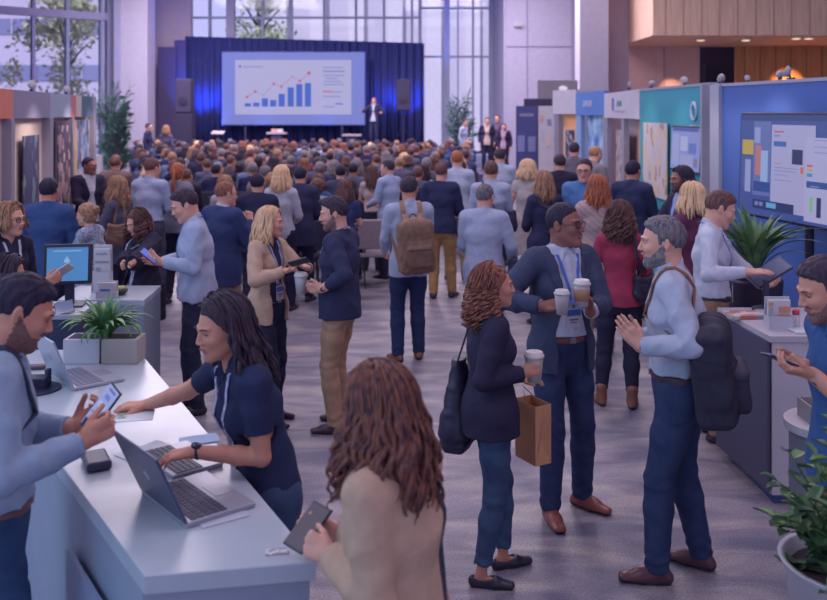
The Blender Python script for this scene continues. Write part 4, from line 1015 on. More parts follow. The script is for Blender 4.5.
mb.obj('logo', t); text('RENEWING FUNDS', .058, L.pt(701, 2.15, .045), L.R(), hard('sign_white', '#b0b3dc', .6), t)
poster(t, L, 649.5, 673.5, 1.22, 2.18, picture('poster_yellow', ['#b3a9c0', '#b0a6be', '#b3a9c0', '#aea5bd', '#b3a9c0', '#c5a878', '#b3a9c0', '#9a7a80', '#aaa2bb', '#b3a9c0'], 12, seed=3), .08); poster(t, L, 705, 714, .9, 1.95, picture('poster_grey', ['#a59cae', '#7a6f80', '#4a4360', '#b4a8b4'], 14), .05)
mb = MB(); L.seg(mb, 714, 716, 0, 2.62, POST, .3); mb.obj('post', t)
def monitor(label, c, w, h, ang, tilt, scr, stand=None, pane=None):
    t = thing('monitor', label, 'monitor', c, ang); R = rotx(tilt); mb = MB(); mb.box((0, 0, 0), (w, .05, h), hard('monitor_black', '#15142a', .35), R=R); mb.obj('casing', t, bevel=.006)
    mb = MB(); mb.box(R@np.array((0, -.028, 0)), (w-.045, .006, h-.045), scr, R=R); s_ = mb.obj('display', t)
    if pane: pane(s_, R, w, h)
    if stand: mb = MB(); mb.tube([(0, .06, stand), (0, .06, -h*.3)], .035, hard('pole_black', '#1c1a34', .4), 10); mb.obj('pole', t); mb = MB(); mb.box((0, .06, stand+.02), (.55, .5, .03), hard('pole_black', '#1c1a34', .4)); mb.obj('foot_plate', t, bevel=.01)
    return t
def ui(rects):
    def f(par, R, w, h):
        mb = MB()
        for k, (x0, y0, x1, y1, hx) in enumerate(rects):
            mb.box(R@np.array((((x0+x1)/2-.5)*(w-.05), -.033-.0006*k, (.5-(y0+y1)/2)*(h-.05))), ((x1-x0)*(w-.05), .002, (y1-y0)*(h-.05)), glow('ui_'+hx[1:], hx, .85), R=R)
        mb.obj('screen_content', par)
    return f
# teal booth monitor: left edge farther
a = on_line(672.5, (2.85, 11.2), (3.1, 9.6)); a = np.array(((673-CX)*10.9/FPX, 10.9)); b_ = np.array(((703-CX)*9.9/FPX, 9.9)); c = (a+b_)/2; an = math.atan2((b_-a)[1], (b_-a)[0])
z1 = CAMZ-(126-HY)*10.4/FPX; z0 = CAMZ-(172-HY)*10.4/FPX; w_ = np.linalg.norm(b_-a)
monitor('blue-lit monitor on a pole in front of the teal booth wall', (c[0], c[1], (z0+z1)/2), w_, z1-z0, an, -.04, glow('ui_soft', '#8088c4', .9), -(z0+z1)/2, ui([(.05, .0, .95, .08, '#4a58a0'), (.05, .15, .3, .9, '#979ccc'), (.36, .2, .6, .55, '#a6a9d2'), (.65, .35, .9, .6, '#5f72b4'), (.36, .65, .8, .9, '#9498c8'), (.84, .7, .95, .9, '#7a6f8a')]))
# big blue wall and big monitor
L = Line(((725-CX)*9.2/FPX, 9.2), ((905-CX)*6.6/FPX, 6.6)); t = thing('exhibition_booth', 'blue booth wall with a white end post behind the big monitor', 'booth')
mb = MB(); L.seg(mb, 725, 905, 0, 2.58, mat('booth_blue_wall', '#3e5cb2', .6, var=.05, scale=.8, bump=0, hex2='#3752a0'), .08); mb.obj('wall_panel', t)
mb = MB(); L.seg(mb, 717, 726, 0, 2.6, hard('booth_post_pale', '#8f90b4', .5), .16); mb.obj('post', t); mb = MB(); L.seg(mb, 717, 905, 2.58, 2.61, POST, .1); mb.obj('top_rail', t)
for px, Yp, zt, l, k in ((629, 12.9, 2.64, 'clip spotlight over the white booth with the small logo', 1.3), (651, 12.2, 2.64, 'clip spotlight at the far end of the teal booth wall', 1.2), (685, 10.8, 2.64, 'clip spotlight above the round logo of the teal booth', 1.2), (723, 9.25, 2.6, 'clip spotlight on the white post between teal and blue walls', 1.3), (748, 8.8, 2.61, 'low clip spotlight on the blue wall nearest the white post', .8), (780, 8.35, 2.61, 'white clip spotlight above the big monitor', 1.1), (791, 8.2, 2.61, 'tallest clip spotlight above the big monitor', 1.5)):
    clip_lamp(((px-CX)*Yp/FPX, Yp, zt), l, k, px*.1, (-1.0, -.45))
a = np.array((2.92, 8.0)); d = nrm(np.array((.237, -1.13))); w_ = 1.72; c = a+d*w_/2+np.array((-.0, 0)); an = math.atan2(d[1], d[0])
monitor('big wall-size monitor showing a web page on a black pole stand', (c[0], c[1], 1.865), w_, .90, an, -.03, glow('ui_navy', '#3d4c8c', .95), -1.865,
  ui([(.0, .0, 1, .05, '#34427c'), (.12, .06, .27, .80, '#5f6ca8'), (.02, .25, .12, .40, '#b39a50'), (.02, .42, .12, .75, '#4a5a96'), (.05, .45, .10, .78, '#8f97c8'), (.13, .12, .18, .28, '#8a94cc'), (.14, .3, .19, .6, '#b0707c'), (.19, .35, .25, .66, '#8fa6d4'), (.13, .66, .27, .76, '#2f4890'),
      (.28, .09, .62, .93, '#a09ecb'), (.30, .15, .38, .165, '#b2566c'), (.30, .19, .35, .205, '#7078b4'), (.30, .25, .40, .30, '#3d62b0'), (.45, .32, .53, .46, '#2f3260'), (.31, .46, .36, .47, '#c08070'), (.31, .50, .50, .508, '#7f84bc'), (.31, .53, .48, .538, '#7f84bc'), (.31, .57, .42, .578, '#7f84bc'), (.31, .62, .45, .628, '#7f84bc'), (.52, .48, .54, .54, '#c06c50'),
      (.555, .2, .99, .97, '#a6a4d0'), (.57, .45, .61, .47, '#c0614c'), (.57, .49, .61, .51, '#b89a4a'), (.57, .53, .61, .56, '#3d8cb0'), (.57, .60, .97, .66, '#33508f'), (.60, .64, .66, .65, '#8088c4'), (.62, .22, .8, .228, '#8186be'), (.62, .28, .9, .288, '#8186be'), (.62, .33, .85, .338, '#8186be'), (.6, .74, .62, .88, '#78b08a'), (.65, .74, .68, .92, '#2f3260'),
      (.14, .84, .48, .93, '#2b3468'), (.16, .86, .19, .9, '#6f7ab4'), (.2, .86, .23, .9, '#6f7ab4'), (.26, .855, .34, .905, '#5fa0cc')]))
# white board and side wall right of the big monitor stand
mb = MB(); mb.box((3.25, 6.35, .8), (.62, .06, 1.6), hard('white_board', '#9b98bd', .6)); tag(mb.obj('display_panel', bevel=.01), 'white upright panel behind the right counter below the big monitor', 'panel')
# ---- booths on the left
A, B = (-4.1, 8.2), (-5.03, 14.0); L = Line(A, B); t = thing('exhibition_booth', 'long left booth wall with orange and grey fascia and tall posters', 'booth')
def zl(y, px): return CAMZ-(y-HY)*on_line(px, A, B)[1]/FPX
z2 = 2.56; z1 = 2.25
for a, b_, hx in ((-40, 8, '#bd6a5c'), (8, 46, '#77749c'), (46, 67, '#8590bc'), (67, 72.5, '#a8606c'), (72.5, 78, '#b0a5bc'), (78, 88, '#2f5578')):
    mb = MB(); L.seg(mb, a, b_, z1, z2, hard('fascia_'+hx[1:], hx, .6), .1); mb.obj('fascia', t)
for a, b_ in ((4.5, 8), (44.5, 47.5), (68, 69.5), (89, 91.5)): mb = MB(); L.seg(mb, a, b_, 0, z2 if a > 80 else z1, POST, .12, .01); mb.obj('post', t)
mb = MB(); L.seg(mb, -40, 89, 0, z1, hard('booth_cream', '#c4b2bc', .7), .04, -.05); mb.obj('back_panel', t)
poster(t, L, 20, 36, .2, 2.05, picture('poster_orchid', ['#2a2e58', '#303562', '#343a68', '#5a6c88', '#2a2e58', '#6a628c', '#262a50', '#5f7078', '#2a2e58', '#303562'], 9.0), .03)
poster(t, L, 50.5, 67, .3, 2.2, picture('poster_shop', ['#4a3a52', '#332d4c', '#8f7288', '#3e3350', '#a890a4'], 11.0), .05, frame=hard('poster_frame_dark', '#3a3048', .5))
poster(t, L, 73, 86, .3, 2.2, picture('poster_street', ['#4a6cc0', '#8a90bc', '#5a78c4', '#2f3458', '#a9a0b8'], 9.0, seed=2), .04)
mb = MB(); L.seg(mb, 70.3, 72.8, .4, 2.2, picture('poster_strip', ['#c0a268', '#b88a7a', '#b4a8b8', '#b3986a'], 8), .02, .05); mb.obj('poster_strip', t)
for px, l, k in ((31, 'clip spotlight on the grey fascia of the left booth', 1.5), (66, 'black clip spotlight above the dark poster of the left booth', 1.4), (88, 'clip spotlight on the end post of the left booth', .8)):
    p = L.pt(px, z2); clip_lamp(p, l, k, .5, (1.1, -.1))
mb = MB(); mb.box(((97-CX)*15/FPX, 15, .95), (.16, .1, 1.3), hard('sign_panel', '#ada7c2', .6)); mb.box(((97-CX)*15/FPX, 15, .15), (.3, .3, .3), POST); tag(mb.obj('sign_stand'), 'narrow white sign stand past the end of the left booth', 'sign')
# ------------------------------------------------------------------ small things people hold or carry
def ray_hit(J, o, d, rmax=.42):
    Fs = J.F
    for t in np.arange(rmax, .01, -.003):
        p = o+d*t
        for F in Fs:
            i = np.round((p-F.lo)/F.h).astype(int)
            if np.all(i >= 0) and np.all(i < F.n) and F.d[tuple(i)] < 0: return p+d*.006
    return o+d*.05
def sagittal(J, lx, a0, a1, n=14, uz=.04, pad=.0):
    # points over the shoulder, from angle a0 to a1 (0 = front, 90 = up, 180 = back), local body coordinates
    s = J.s; out = []; o = J.C+J.Rc@np.array((lx*s, 0, uz*s))
    for a in np.linspace(R_(a0), R_(a1), n): d = J.Rc@np.array((0, cos(a), sin(a))); out.append(ray_hit(J, o, d)+d*pad)
    return out
def backpack(J, label, col, col2, size=(.30, .17, .44), drop=.02, strap='#3a3450', both=True, strapc=None, lx=.085, shift=(0, 0), accent=None, roll=0.0, bulge=1.0):
    s = J.s; w, dp, hh = size
    back = max(np.linalg.norm(ray_hit(J, J.C+J.Rc@np.array((sx_*.06, 0, uz)), -J.Rc[:, 1])-(J.C+J.Rc@np.array((sx_*.06, 0, uz)))) for sx_ in (-1, 1) for uz in (-.15, -.05, .05))
    c = J.C+J.Rc@np.array((shift[0], -back-dp*.5-.004+shift[1], .12*s-drop-hh*.5+.02))
    R = J.Rc@roty(roll); wc = J.l2w(c); Rw = J.Rw@R
    from mathutils import Matrix
    t = thing('backpack', label, 'backpack', wc, rot=Matrix(Rw.tolist()).to_euler())
    F = Field((-w, -dp*1.6, -hh*.8), (w, dp*1.2, hh*.8), .006)
    F.add(rbox((0, 0, -.01), (w*.5, dp*.42, hh*.48), .05), .01); F.add(ellipsoid((0, -.01, hh*.30), (w*.42, dp*.42, hh*.22)), .04); F.add(ellipsoid((0, -dp*.16*bulge, -hh*.16), (w*.46, dp*.46, hh*.32)), .04)
    F.disp(lambda x, y, z: .003*np.sin(40*z+7*np.sin(20*x))+.002*np.sin(60*x+30*y)+np.where(np.abs(z-hh*.16-.25*y) < .003, .004, 0))
    V, Q = F.mesh(); m = mat('pack_fabric', col, .7, var=.12, scale=22, bump=.25); mkobj('pack_body', raw_mesh('pack', V, Q, [m]), t)
    F = Field((-w*.6, -dp*1.6, -hh*.6), (w*.6, 0, hh*.2), .006); F.add(rbox((0, -dp*.52, -hh*.17), (w*.36, dp*.22, hh*.21), .035), .01); F.disp(lambda x, y, z: .002*np.sin(50*z+20*x)+np.where(np.abs(z+hh*.05) < .003, .004, 0)); V, Q = F.mesh()
    m2 = mat('pack_fabric', col2, .7, var=.12, scale=22, bump=.25); pk = mkobj('front_pocket', raw_mesh('pocket', V, Q, [m2]), t)
    mb = MB(); mb.tube([(-w*.3, -dp*.72, -hh*.045), (0, -dp*.76, -hh*.04), (w*.3, -dp*.72, -hh*.045)], .004, hard('zip', '#1d1b30', .5), 5); mb.obj('zip', pk)
    mb = MB(); mb.tube([(-.03, dp*.2, hh*.47), (-.03, dp*.25, hh*.54), (0, dp*.25, hh*.57), (.03, dp*.25, hh*.54), (.03, dp*.2, hh*.47)], .009, hard('webbing', strap, .7), 6); mb.obj('grab_handle', t, smooth=True)
    sm = hard('strap_fabric', strapc or strap, .7); inv = lambda p: R.T@(p-c)
    for sg in ((-1, 1) if both is True else (both,)):
        P = [inv(q) for q in sagittal(J, sg*lx, 150, -12, 16)]
        P = [np.array((sg*.05, dp*.3, hh*.42))]+P[1:]+[inv(J.C+J.Rc@np.array((sg*.165*s, .03, -.06*s))), np.array((sg*w*.42, dp*.2, -hh*(.38 if drop < .1 else -.05)))]
        mb = MB(); mb.ribbon(P, .048, .010, [R.T@J.Rc[:, 0]]*len(P), sm); mb.obj('shoulder_strap', t, bevel=.003)
    if accent:
        mb = MB(); mb.box((w*.3, -dp*.4, -hh*.46), (.03, .012, .10), hard('tag', accent, .7), R=roty(.3)); mb.obj('strap_end', t)
    return t
def tote(label, c, w, d, h, heading, col, straps, name='tote_bag', cat='bag', sr=.008, taper=.12, stiff=False, sc=None, pocket=True, slouch=False):
    th = R_(heading); t = thing(name, label, cat, c, th); c = np.array(c); Rm = rotz(th)
    if stiff:
        mb = MB(); a = w/2; b = d/2; m = mat('kraft_paper', col, .8, var=.08, scale=6, bump=.1)
        V = [(-a, -b, -h/2), (a, -b, -h/2), (a, b, -h/2), (-a, b, -h/2), (-a, -b, h/2), (0, -b, h/2), (a, -b, h/2), (a, 0, h/2), (a, b, h/2), (0, b, h/2), (-a, b, h/2), (-a, 0, h/2), (a*.82, 0, -h*.1), (-a*.82, 0, -h*.1)]
        mb.add(V, [(0, 3, 2, 1), (0, 1, 6, 5, 4), (2, 3, 10, 9, 8), (1, 2, 12), (1, 12, 7, 6), (2, 8, 7, 12), (3, 0, 13), (0, 4, 11, 13), (3, 13, 11, 10)], m); o = mb.obj('bag_body', t); so = o.modifiers.new('s', 'SOLIDIFY'); so.thickness = .002
    else:
        F = Field((-w, -d*1.3, -h*.75), (w, d*1.3, h*.75), .006)
        if slouch: F.add(ellcap((0, 0, h*.44), (0, 0, -h*.26), (w*.16, d*.22), (w*.52, d*.52), (1, 0, 0)), .02); F.add(rbox((0, 0, -h*.3), (w*.44, d*.4, h*.17), .04), .04)
        else: F.add(rbox((0, 0, -h*.05), (w*.5, d*.5, h*.44), .035), .01); F.add(ellipsoid((0, 0, -h*.22), (w*.54, d*.62, h*.28)), .03)
        F.cut(lambda x, y, z: (z-h*.42+.03*np.cos(x/w*3))+0*y)
        F.disp(lambda x, y, z: taper*np.maximum(z, 0)*.5+.004*np.sin(33*x+10*np.sin(14*z))*np.sin(11*z)+.0015*np.sin(50*z+45*x)); V, Q = F.mesh()
        o = mkobj('bag_body', raw_mesh('bag', V, Q, [mat('bag_leather', col, .45, var=.1, scale=14, bump=.2)]), t)
        if pocket: mb = MB(); mb.box((0, -d*.52, -h*.12), (w*.6, .012, h*.3), mat('bag_leather', col, .45, var=.1, scale=14, bump=.2)); mb.obj('pocket', o, bevel=.01)
    for P in straps:
        mb = MB(); Q = [Rm.T@(np.array(p)-c) for p in P]; mb.ribbon(Q, sr*3.2, sr, [np.array((1, .3, 0))]*len(Q), hard('bag_strap', sc or col, .5)) if sr > .005 else mb.tube(Q, sr, hard('bag_strap', sc or col, .6), 6); mb.obj('handle', t, smooth=sr <= .005)
    return t
def cup(label, c, sc=1.0, sleeve='#a8806e', lid='#b7b2c8', body='#aca6c0', tilt=0.0):
    t = thing('coffee_cup', label, 'coffee cup', c, rot=(tilt, 0, 0)); k = sc
    mb = MB(); mb.lathe([(.027*k, -.055*k), (.037*k, .045*k), (.036*k, .047*k)], (0, 0, 0), hard('paper_cup', body, .6), 20); mb.obj('cup_body', t, smooth=True)
    mb = MB(); mb.lathe([(.040*k, .042*k), (.0405*k, .052*k), (.035*k, .055*k), (.034*k, .064*k), (.030*k, .066*k), (.02*k, .063*k)], (0, 0, 0), hard('cup_lid', lid, .4), 20); mb.obj('lid', t, smooth=True)
    if sleeve: mb = MB(); mb.lathe([(.0312*k, -.028*k), (.0372*k, .026*k), (.0368*k, .027*k), (.031*k, -.029*k)], (0, 0, 0), hard('cup_sleeve', sleeve, .8), 20); mb.obj('sleeve', t, smooth=True)
    return t
def phone(label, c, n, upv, w=.074, h=.15, screen='#8f9bd0', case='#1b1a2e', lit=True, name='smartphone', cat='phone', rects=None, th=.009):
    from mathutils import Matrix
    n = nrm(n); u = nrm(np.array(upv)-np.dot(upv, n)*n); x = np.cross(u, n); R = np.stack([x, -n, u], 1)   # local -y faces along n
    t = thing(name, label, cat, c, rot=Matrix(R.tolist()).to_euler())
    mb = MB(); mb.box((0, 0, 0), (w, th, h), hard('phone_case', case, .35)); mb.obj('casing', t, bevel=.003)
    mb = MB(); mb.box((0, -th/2-.0006, 0), (w*.92, .001, h*.93), glow('phone_screen_'+screen[1:], screen, .9) if lit else hard('screen_off', screen, .15)); sc = mb.obj('display', t)
    if rects:
        mb = MB()
        for x0, y0, x1, y1, hx in rects: mb.box((((x0+x1)/2-.5)*w, -th/2-.0016, (.5-(y0+y1)/2)*h), ((x1-x0)*w, .0008, (y1-y0)*h), glow('ui_'+hx[1:], hx, .9))
        mb.obj('screen_content', sc)
    return t
def box_thing(name, label, cat, c, d, m, rz=0, group=None, bevel=.003):
    mb = MB(); mb.box((0, 0, 0), d, m); o = mb.obj(name, loc=c, rot=(0, 0, rz), bevel=bevel); tag(o, label, cat, group); return o
# ------------------------------------------------------------------ people in front
def at(px, Y): return (px-CX)*Y/FPX
JE = dict(color='#35496e', hex2='#2a385e', jeans=1)
LB = '#9399c6'
# man at the left end of the counter
JA = person('man with dark hair, light blue shirt and dark backpack checking a phone at the counter', at(-9, 3.0), 3.0, 1.83, -66, 'm', .0055, 'tan', ('short', 'black', dict(top=.006)), beard='dark', head=(-4, 26, 0), lean=4, hs=.96,
    top=dict(color='#7c8db8', tuck=1, collar=1, wr=.006), bottom=dict(color='#25406c', belt='#6d4c4c', jeans=1), shoes=dict(color='#3a2c35'), legw=1.02, arm=1.08,
    R=dict(p=(84, 441, 2.92), dir=(.86, .25, .45), pn=(-.3, .9, .2), pose='fist', pole=(.6, -.5, -1)), L=dict(p=(72, 428, 3.15), dir=(.8, .0, .5), pn=(-.2, -.6, .75), pose='phone', pole=(-.5, -.2, -1)))
backpack(JA, 'dark backpack worn by the man checking a phone at the counter', '#232a48', '#2a3050', (.32, .17, .46), strap='#20243f')
phone('black smartphone with bright app screen held by the man at the counter', W(99, 411, 2.98)+np.array((0, .02, 0)), (-.55, -.62, .56), (.45, .1, .85), .088, .165, '#98a2dc', rects=[(.25, .08, .8, .13, '#5d68b0'), (.3, .2, .7, .3, '#6f7cc8'), (.2, .38, .8, .5, '#b4b9e6'), (.35, .42, .65, .46, '#4a58b0'), (.15, .62, .9, .66, '#6874bc'), (.1, .8, .9, .98, '#23264a')])
# woman in navy polo leaning over the counter
JB = person('smiling woman with long brown hair in navy polo leaning over the white counter', at(262, 3.40), 3.40, 1.70, 122, 'f', .0055, 'tan', ('long', 'dark', dict(n=190, len=.30, wave=.015, freq=2.4, r=.0062, flare=.04, phi=100, part=.02, k=20, pull=(0, -.06, 0), face=1.12)),
    head=(6, 10, 0), lean=18, smile=1, top=dict(color='#20294c', sleeve='short', hem=.0, vneck=.09, name='polo_shirt', off=.015), bottom=dict(JE), shoes=dict(color='#2a2740'), L=dict(p=(194, 452, 3.22), dir=(-.95, -.1, -.12), pn=(.0, .1, -1), pose='type', pole=(-.5, -1, -.2)),
    R=dict(p=(140, 408, 3.72), dir=(-.9, -.25, .05), pn=(-.15, .1, -1), pose='relaxed', pole=(.3, -.5, -1)), hipx=.0, lany=('#a9abd4', .44, False, '#5a6cb4'))
wristband(JB, 0, JB.root, col='#23263c'); wristband(JB, 1, JB.root, 'bracelet', '#a9a4c0', False)
# woman with her back to us
JC = person('woman from behind with long wavy brown hair and beige blazer at the counter end', at(398, 2.45), 2.45, 1.655, 58, 'f', .0055, 'fair', ('long', 'chestnut', dict(n=300, len=.33, wave=.017, freq=2.6, r=.0058, flare=.055, phi=125, k=22)),
    head=(8, 8, 0), lean=4, top=dict(color='#2a2c4c', collar=False, name='top', hem=-.05), jacket=dict(color='#a68a84', name='blazer', hem=-.22, wr=.005, off=.022), bottom=dict(color='#23284a'),
    L=dict(p=(330, 556, 2.50), dir=(-.8, .35, .25), pn=(.3, .8, -.3), pose='fist', pole=(-.4, -1, -.5)), R=dict(p=(335, 535, 2.72), dir=(-.8, .3, .2), pn=(-.2, -.9, .1), pose='phone'))
wristband(JC, 0, JC.root, col='#8f8a9c')
phone('dark phone case held up by the woman in beige blazer', W(308, 527, 2.68), (-.3, -.5, .75), (.5, .5, .6), .080, .15, '#16172c', lit=False, case='#15152a')
c = JC.l2w((.05, -.21, .66)); hp_ = [JC.l2w(q) for q in sagittal(JC, .11, 232, 50, 14)]
tote('dark leather tote on the shoulder of the woman in beige blazer', c, .34, .12, .36, 58, '#24273f', [[c+np.array((-.06, 0, .15))]+hp_])
# curly haired woman
JD = person('woman with curly auburn hair in black cardigan and jeans holding a coffee cup', at(490, 4.5), 4.5, 1.585, -78, 'f', .0055, 'tan', ('curly', 'auburn', dict(len=.25, vol=.025, n=380, r=.0046, wave=.014, freq=5.5, phi=92, t=.004)),
    head=(-8, -2, 0), top=dict(color='#8f8fb4', collar=False, name='top', hem=-.06), jacket=dict(color='#25223a', name='cardigan', hem=-.12, lapel=0, open=.035, vopen=.05), bottom=dict(JE, crop=.13, kind='skinny', off=.006), shoes=dict(color='#1e1c30', kind='flat'), feet=((-.07, .10), (.10, -.08)), footyaw=(8, -20),
    R=dict(p=(524, 373, 4.42), dir=(.9, .1, .25), pn=(.2, .95, .0), pose='grip', pole=(.2, -.8, -1)), L=dict(p=(520, 378, 4.75), dir=(.9, -.3, .1), pn=(-.1, .2, -1), pose='relaxed'))
wristband(JD, 1, JD.root, 'bracelet', '#8a8598', False)
pc = JD.l2w(palm(JD, 1, .042, .07)); cup('white lidded coffee cup held by the curly haired woman', pc, 1.25, None, '#b9b1c4', '#a79ba8')
sh = JD.l2w(JD.S[0]); b0 = W(459, 396, 4.62)
tl = [JD.l2w(q) for q in sagittal(JD, -.13, 95, 95, 1)][0]
tote('slouchy black leather shoulder bag behind the curly haired woman', b0, .30, .17, .56, 70, '#24233c', [[b0+np.array((-.02, -.05, .16)), tl+np.array((-.07, -.04, -.12)), tl+np.array((0, -.02, .005)), tl+np.array((.02, 0, -.06))], [b0+np.array((.06, .03, .16)), tl+np.array((-.05, .02, -.14)), tl+np.array((0, .01, .006))]], slouch=True, pocket=False)
w2 = JD.l2w(JD.wr[0]); b1 = W(533, 430, 4.62)
tote('brown kraft paper bag hanging from the hand of the curly haired woman', b1, .17, .10, .30, -60, '#b5836b', [[b1+np.array((-.04, 0, .15)), W(523, 386, 4.66), b1+np.array((.03, 0, .15))]], 'paper_bag', 'paper bag', .0035, stiff=True, sc='#8f6450')
# man in blazer
JEm = person('smiling man in glasses and navy blazer holding two coffee cups', at(561, 5.26), 5.26, 1.82, -158, 'm', .0055, 'brown', ('buzz', 'black', {}), head=(32, -2, 0), feet=((-.13, .02), (.13, .10)), footyaw=(28, -12),
    top=dict(color='#a3a6cf', collar=1, tuck=1), jacket=dict(color='#363c5c', name='blazer', wr=.005, open=.055, vopen=.16, fopen=.24, hem=-.13, button=-.08), bottom=dict(color='#28365c', hex2='#202a50', belt='#6b3f3a', jeans=1), shoes=dict(color='#7a4038'),
    L=dict(p=(590, 312, 4.98), dir=(-.1, -.25, .95), pn=(-.9, -.3, 0), pose='grip', pole=(-1, -.4, -.8)), R=dict(p=(543, 306, 4.98), dir=(.95, -.1, .15), pn=(-.1, -.6, .7), pose='grip', pole=(1, -.4, -.8)), lany=('#4760c0', .30, True), smile=1)
glasses(JEm, JEm.root); wristband(JEm, 0, JEm.root)
cup('brown-sleeved coffee cup in the raised left hand of the man in navy blazer', W(582, 294, 4.90), 1.2); cup('white coffee cup in the lower hand of the man in navy blazer', W(562, 303, 4.88), 1.1, None)
# grey-haired man
JF = person('grey-haired bearded man in pale blue shirt with black backpack talking with his hands', at(679, 4.5), 4.5, 1.83, 72, 'm', .0055, girth=1.12, skin='fair', hair=('short', 'salt', dict(top=.010, rough=.003)), beard='grey', fullbeard=1, brow='salt', lean=6, head=(8, 4, 0), feet=((-.10, .10), (.12, -.10)), footyaw=(10, -18), legw=1.05, arm=1.08,
    top=dict(color='#9a9ec6', collar=1, tuck=1, wr=.006), bottom=dict(color='#2b3a62', hex2='#222e54', jeans=1, belt='#3a2c36'), shoes=dict(color='#4c2b35'),
    L=dict(p=(640, 346, 4.34), dir=(-.6, .0, .7), pn=(.1, .95, .1), pose='flat', pole=(-.6, -1, -.6)), R=dict(p=(637, 338, 4.7), dir=(-.7, .1, .6), pn=(.2, -.95, .1), pose='relaxed'))
wristband(JF, 0, JF.root, col='#1e2240')
backpack(JF, 'black backpack with brown shoulder strap on the grey-haired man', '#272538', '#2c2a40', (.35, .22, .50), drop=.13, strap='#211f30', both=True, strapc='#7a5246', accent='#8a7a66', roll=-.10, shift=(-.15, .11))
# couple in the middle
JI = person('blonde woman in beige blazer looking up from a phone beside the man in navy sweater', at(267, 6.8), 6.8, 1.63, -118, 'f', .006, 'fair', ('long', 'blonde', dict(n=190, len=.22, wave=.010, r=.0062, phi=110, k=16)), head=(22, 2, 0), smile=1,
    top=dict(color='#23243f', collar=False, vneck=.08, name='top', hem=-.03), jacket=dict(color='#ad918c', name='blazer', open=.045, fopen=.30, vopen=.22, hem=-.12, wr=.005), bottom=dict(color='#20233d', kind='skinny', belt='#6a4a4c'), shoes=dict(color='#1f1d30', kind='flat'), feet=((-.07, .02), (.07, .12)),
    R=dict(p=(285, 271, 6.60), dir=(.85, -.2, .3), pn=(-.2, -.3, .9), pose='phone', pole=(1, -.5, -.8)), L=dict(p=(308, 268, 6.62), dir=(-.7, -.2, .4), pn=(.2, -.3, .9), pose='relaxed', pole=(-1, -.5, -.8)), lany=('#8f96cc', .36, True, '#4a5fb0'))
phone('dark smartphone held by the blonde woman in beige blazer', W(299, 262, 6.5), (-.1, .6, .75), (.9, -.1, .4), .075, .15, '#5a6088', lit=False)
JJ = person('dark-haired man in navy sweater and khakis holding a white cup', at(340, 6.6), 6.6, 1.73, 74, 'm', .006, girth=1.14, arm=1.12, skin='fair', hair=('short', 'dark', dict(top=.022, quiff=1)), beard='dark', head=(20, 10, 0), top=dict(color='#2a2e50', collar=False, name='sweater', sleeve='34', hem=-.09, wr=.005),
    bottom=dict(color='#9a7a6c'), shoes=dict(color='#3a2a35'), L=dict(p=(322, 289, 6.42), dir=(-.9, .05, .05), pn=(-.1, .95, .1), pose='grip', pole=(-.6, -1, -.6)), R=dict(p=(318, 288, 6.72), dir=(-.9, 0, .05), pn=(-.1, -.95, .1), pose='grip'), lany=('#9a9fd4', .42, False, '#4a5fb0'))
wristband(JJ, 0, JJ.root)
cup('white cup held between both hands by the man in navy sweater', W(301, 284, 6.56), 1.3, None)
# tablet man
JG = person('man in white shirt and blue lanyard using a tablet at the right counter', at(711, 6.42), 6.42, 1.80, -108, 'm', .006, 'fair', ('short', 'brown', dict(top=.014)), head=(10, 22, 0), top=dict(color='#a9abd2', collar=1, tuck=1, wr=.006), bottom=dict(color='#8f6f60', belt='#3a2c3c'), shoes=dict(color='#33293a'),
    R=dict(p=(748, 272, 6.05), dir=(.95, -.1, .05), pn=(-.0, .2, -1), pose='flat', pole=(.5, -1, -.6)), L=dict(p=(768, 290, 6.50), dir=(.6, -.6, .3), pn=(-.2, -.2, .9), pose='phone'), lany=('#3f5cc4', .40))
phone('dark tablet on a black stand used by the man with blue lanyard', W(770, 272, 6.12), (-.55, -.25, .8), (.75, -.1, .6), .19, .26, '#4a5076', lit=False, name='tablet', cat='tablet', case='#22213a', th=.014)
mb = MB(); mb.tube([(0, 0, 1.0), (.0, 0, 1.20)], .022, hard('pole_black', '#1c1a34', .4), 8); mb.lathe([(.09, 1.0), (.09, 1.015), (.03, 1.03)], (0, 0, 0), hard('pole_black', '#1c1a34', .4), 20); o = mb.obj('tablet_stand', loc=(at(766, 6.0), 6.0, 0)); tag(o, 'black stand under the tablet on the right counter', 'tablet stand')
# man at the right edge
JH = person('dark-haired man in blue polo looking down at a phone by the right counter', at(848, 3.57), 3.57, 1.79, 92, 'm', .0055, 'tan', ('short', 'dark', dict(top=.012)), beard='dark', head=(0, 20, 0), lean=5, top=dict(color='#2b4a86', sleeve='short', collar=1, hem=-.08, name='polo_shirt'), bottom=dict(color='#8a7068'), shoes=dict(color='#33293a'),
    L=dict(p=(812, 374, 3.38), dir=(-.95, .05, .15), pn=(.1, .4, .9), pose='phone', pole=(-.5, -1, -.5)), R=dict(p=(808, 366, 3.62), dir=(-.9, -.2, .2), pn=(.1, -.3, .9), pose='type', pole=(.5, -1, -.5)))
wristband(JH, 0, JH.root, col='#8d8aa0')
phone('black smartphone held low by the man in blue polo at the right edge', W(783, 361, 3.44), (.35, .2, .9), (-.8, -.1, .45), .078, .155, '#7d8ecb', case='#17172b')

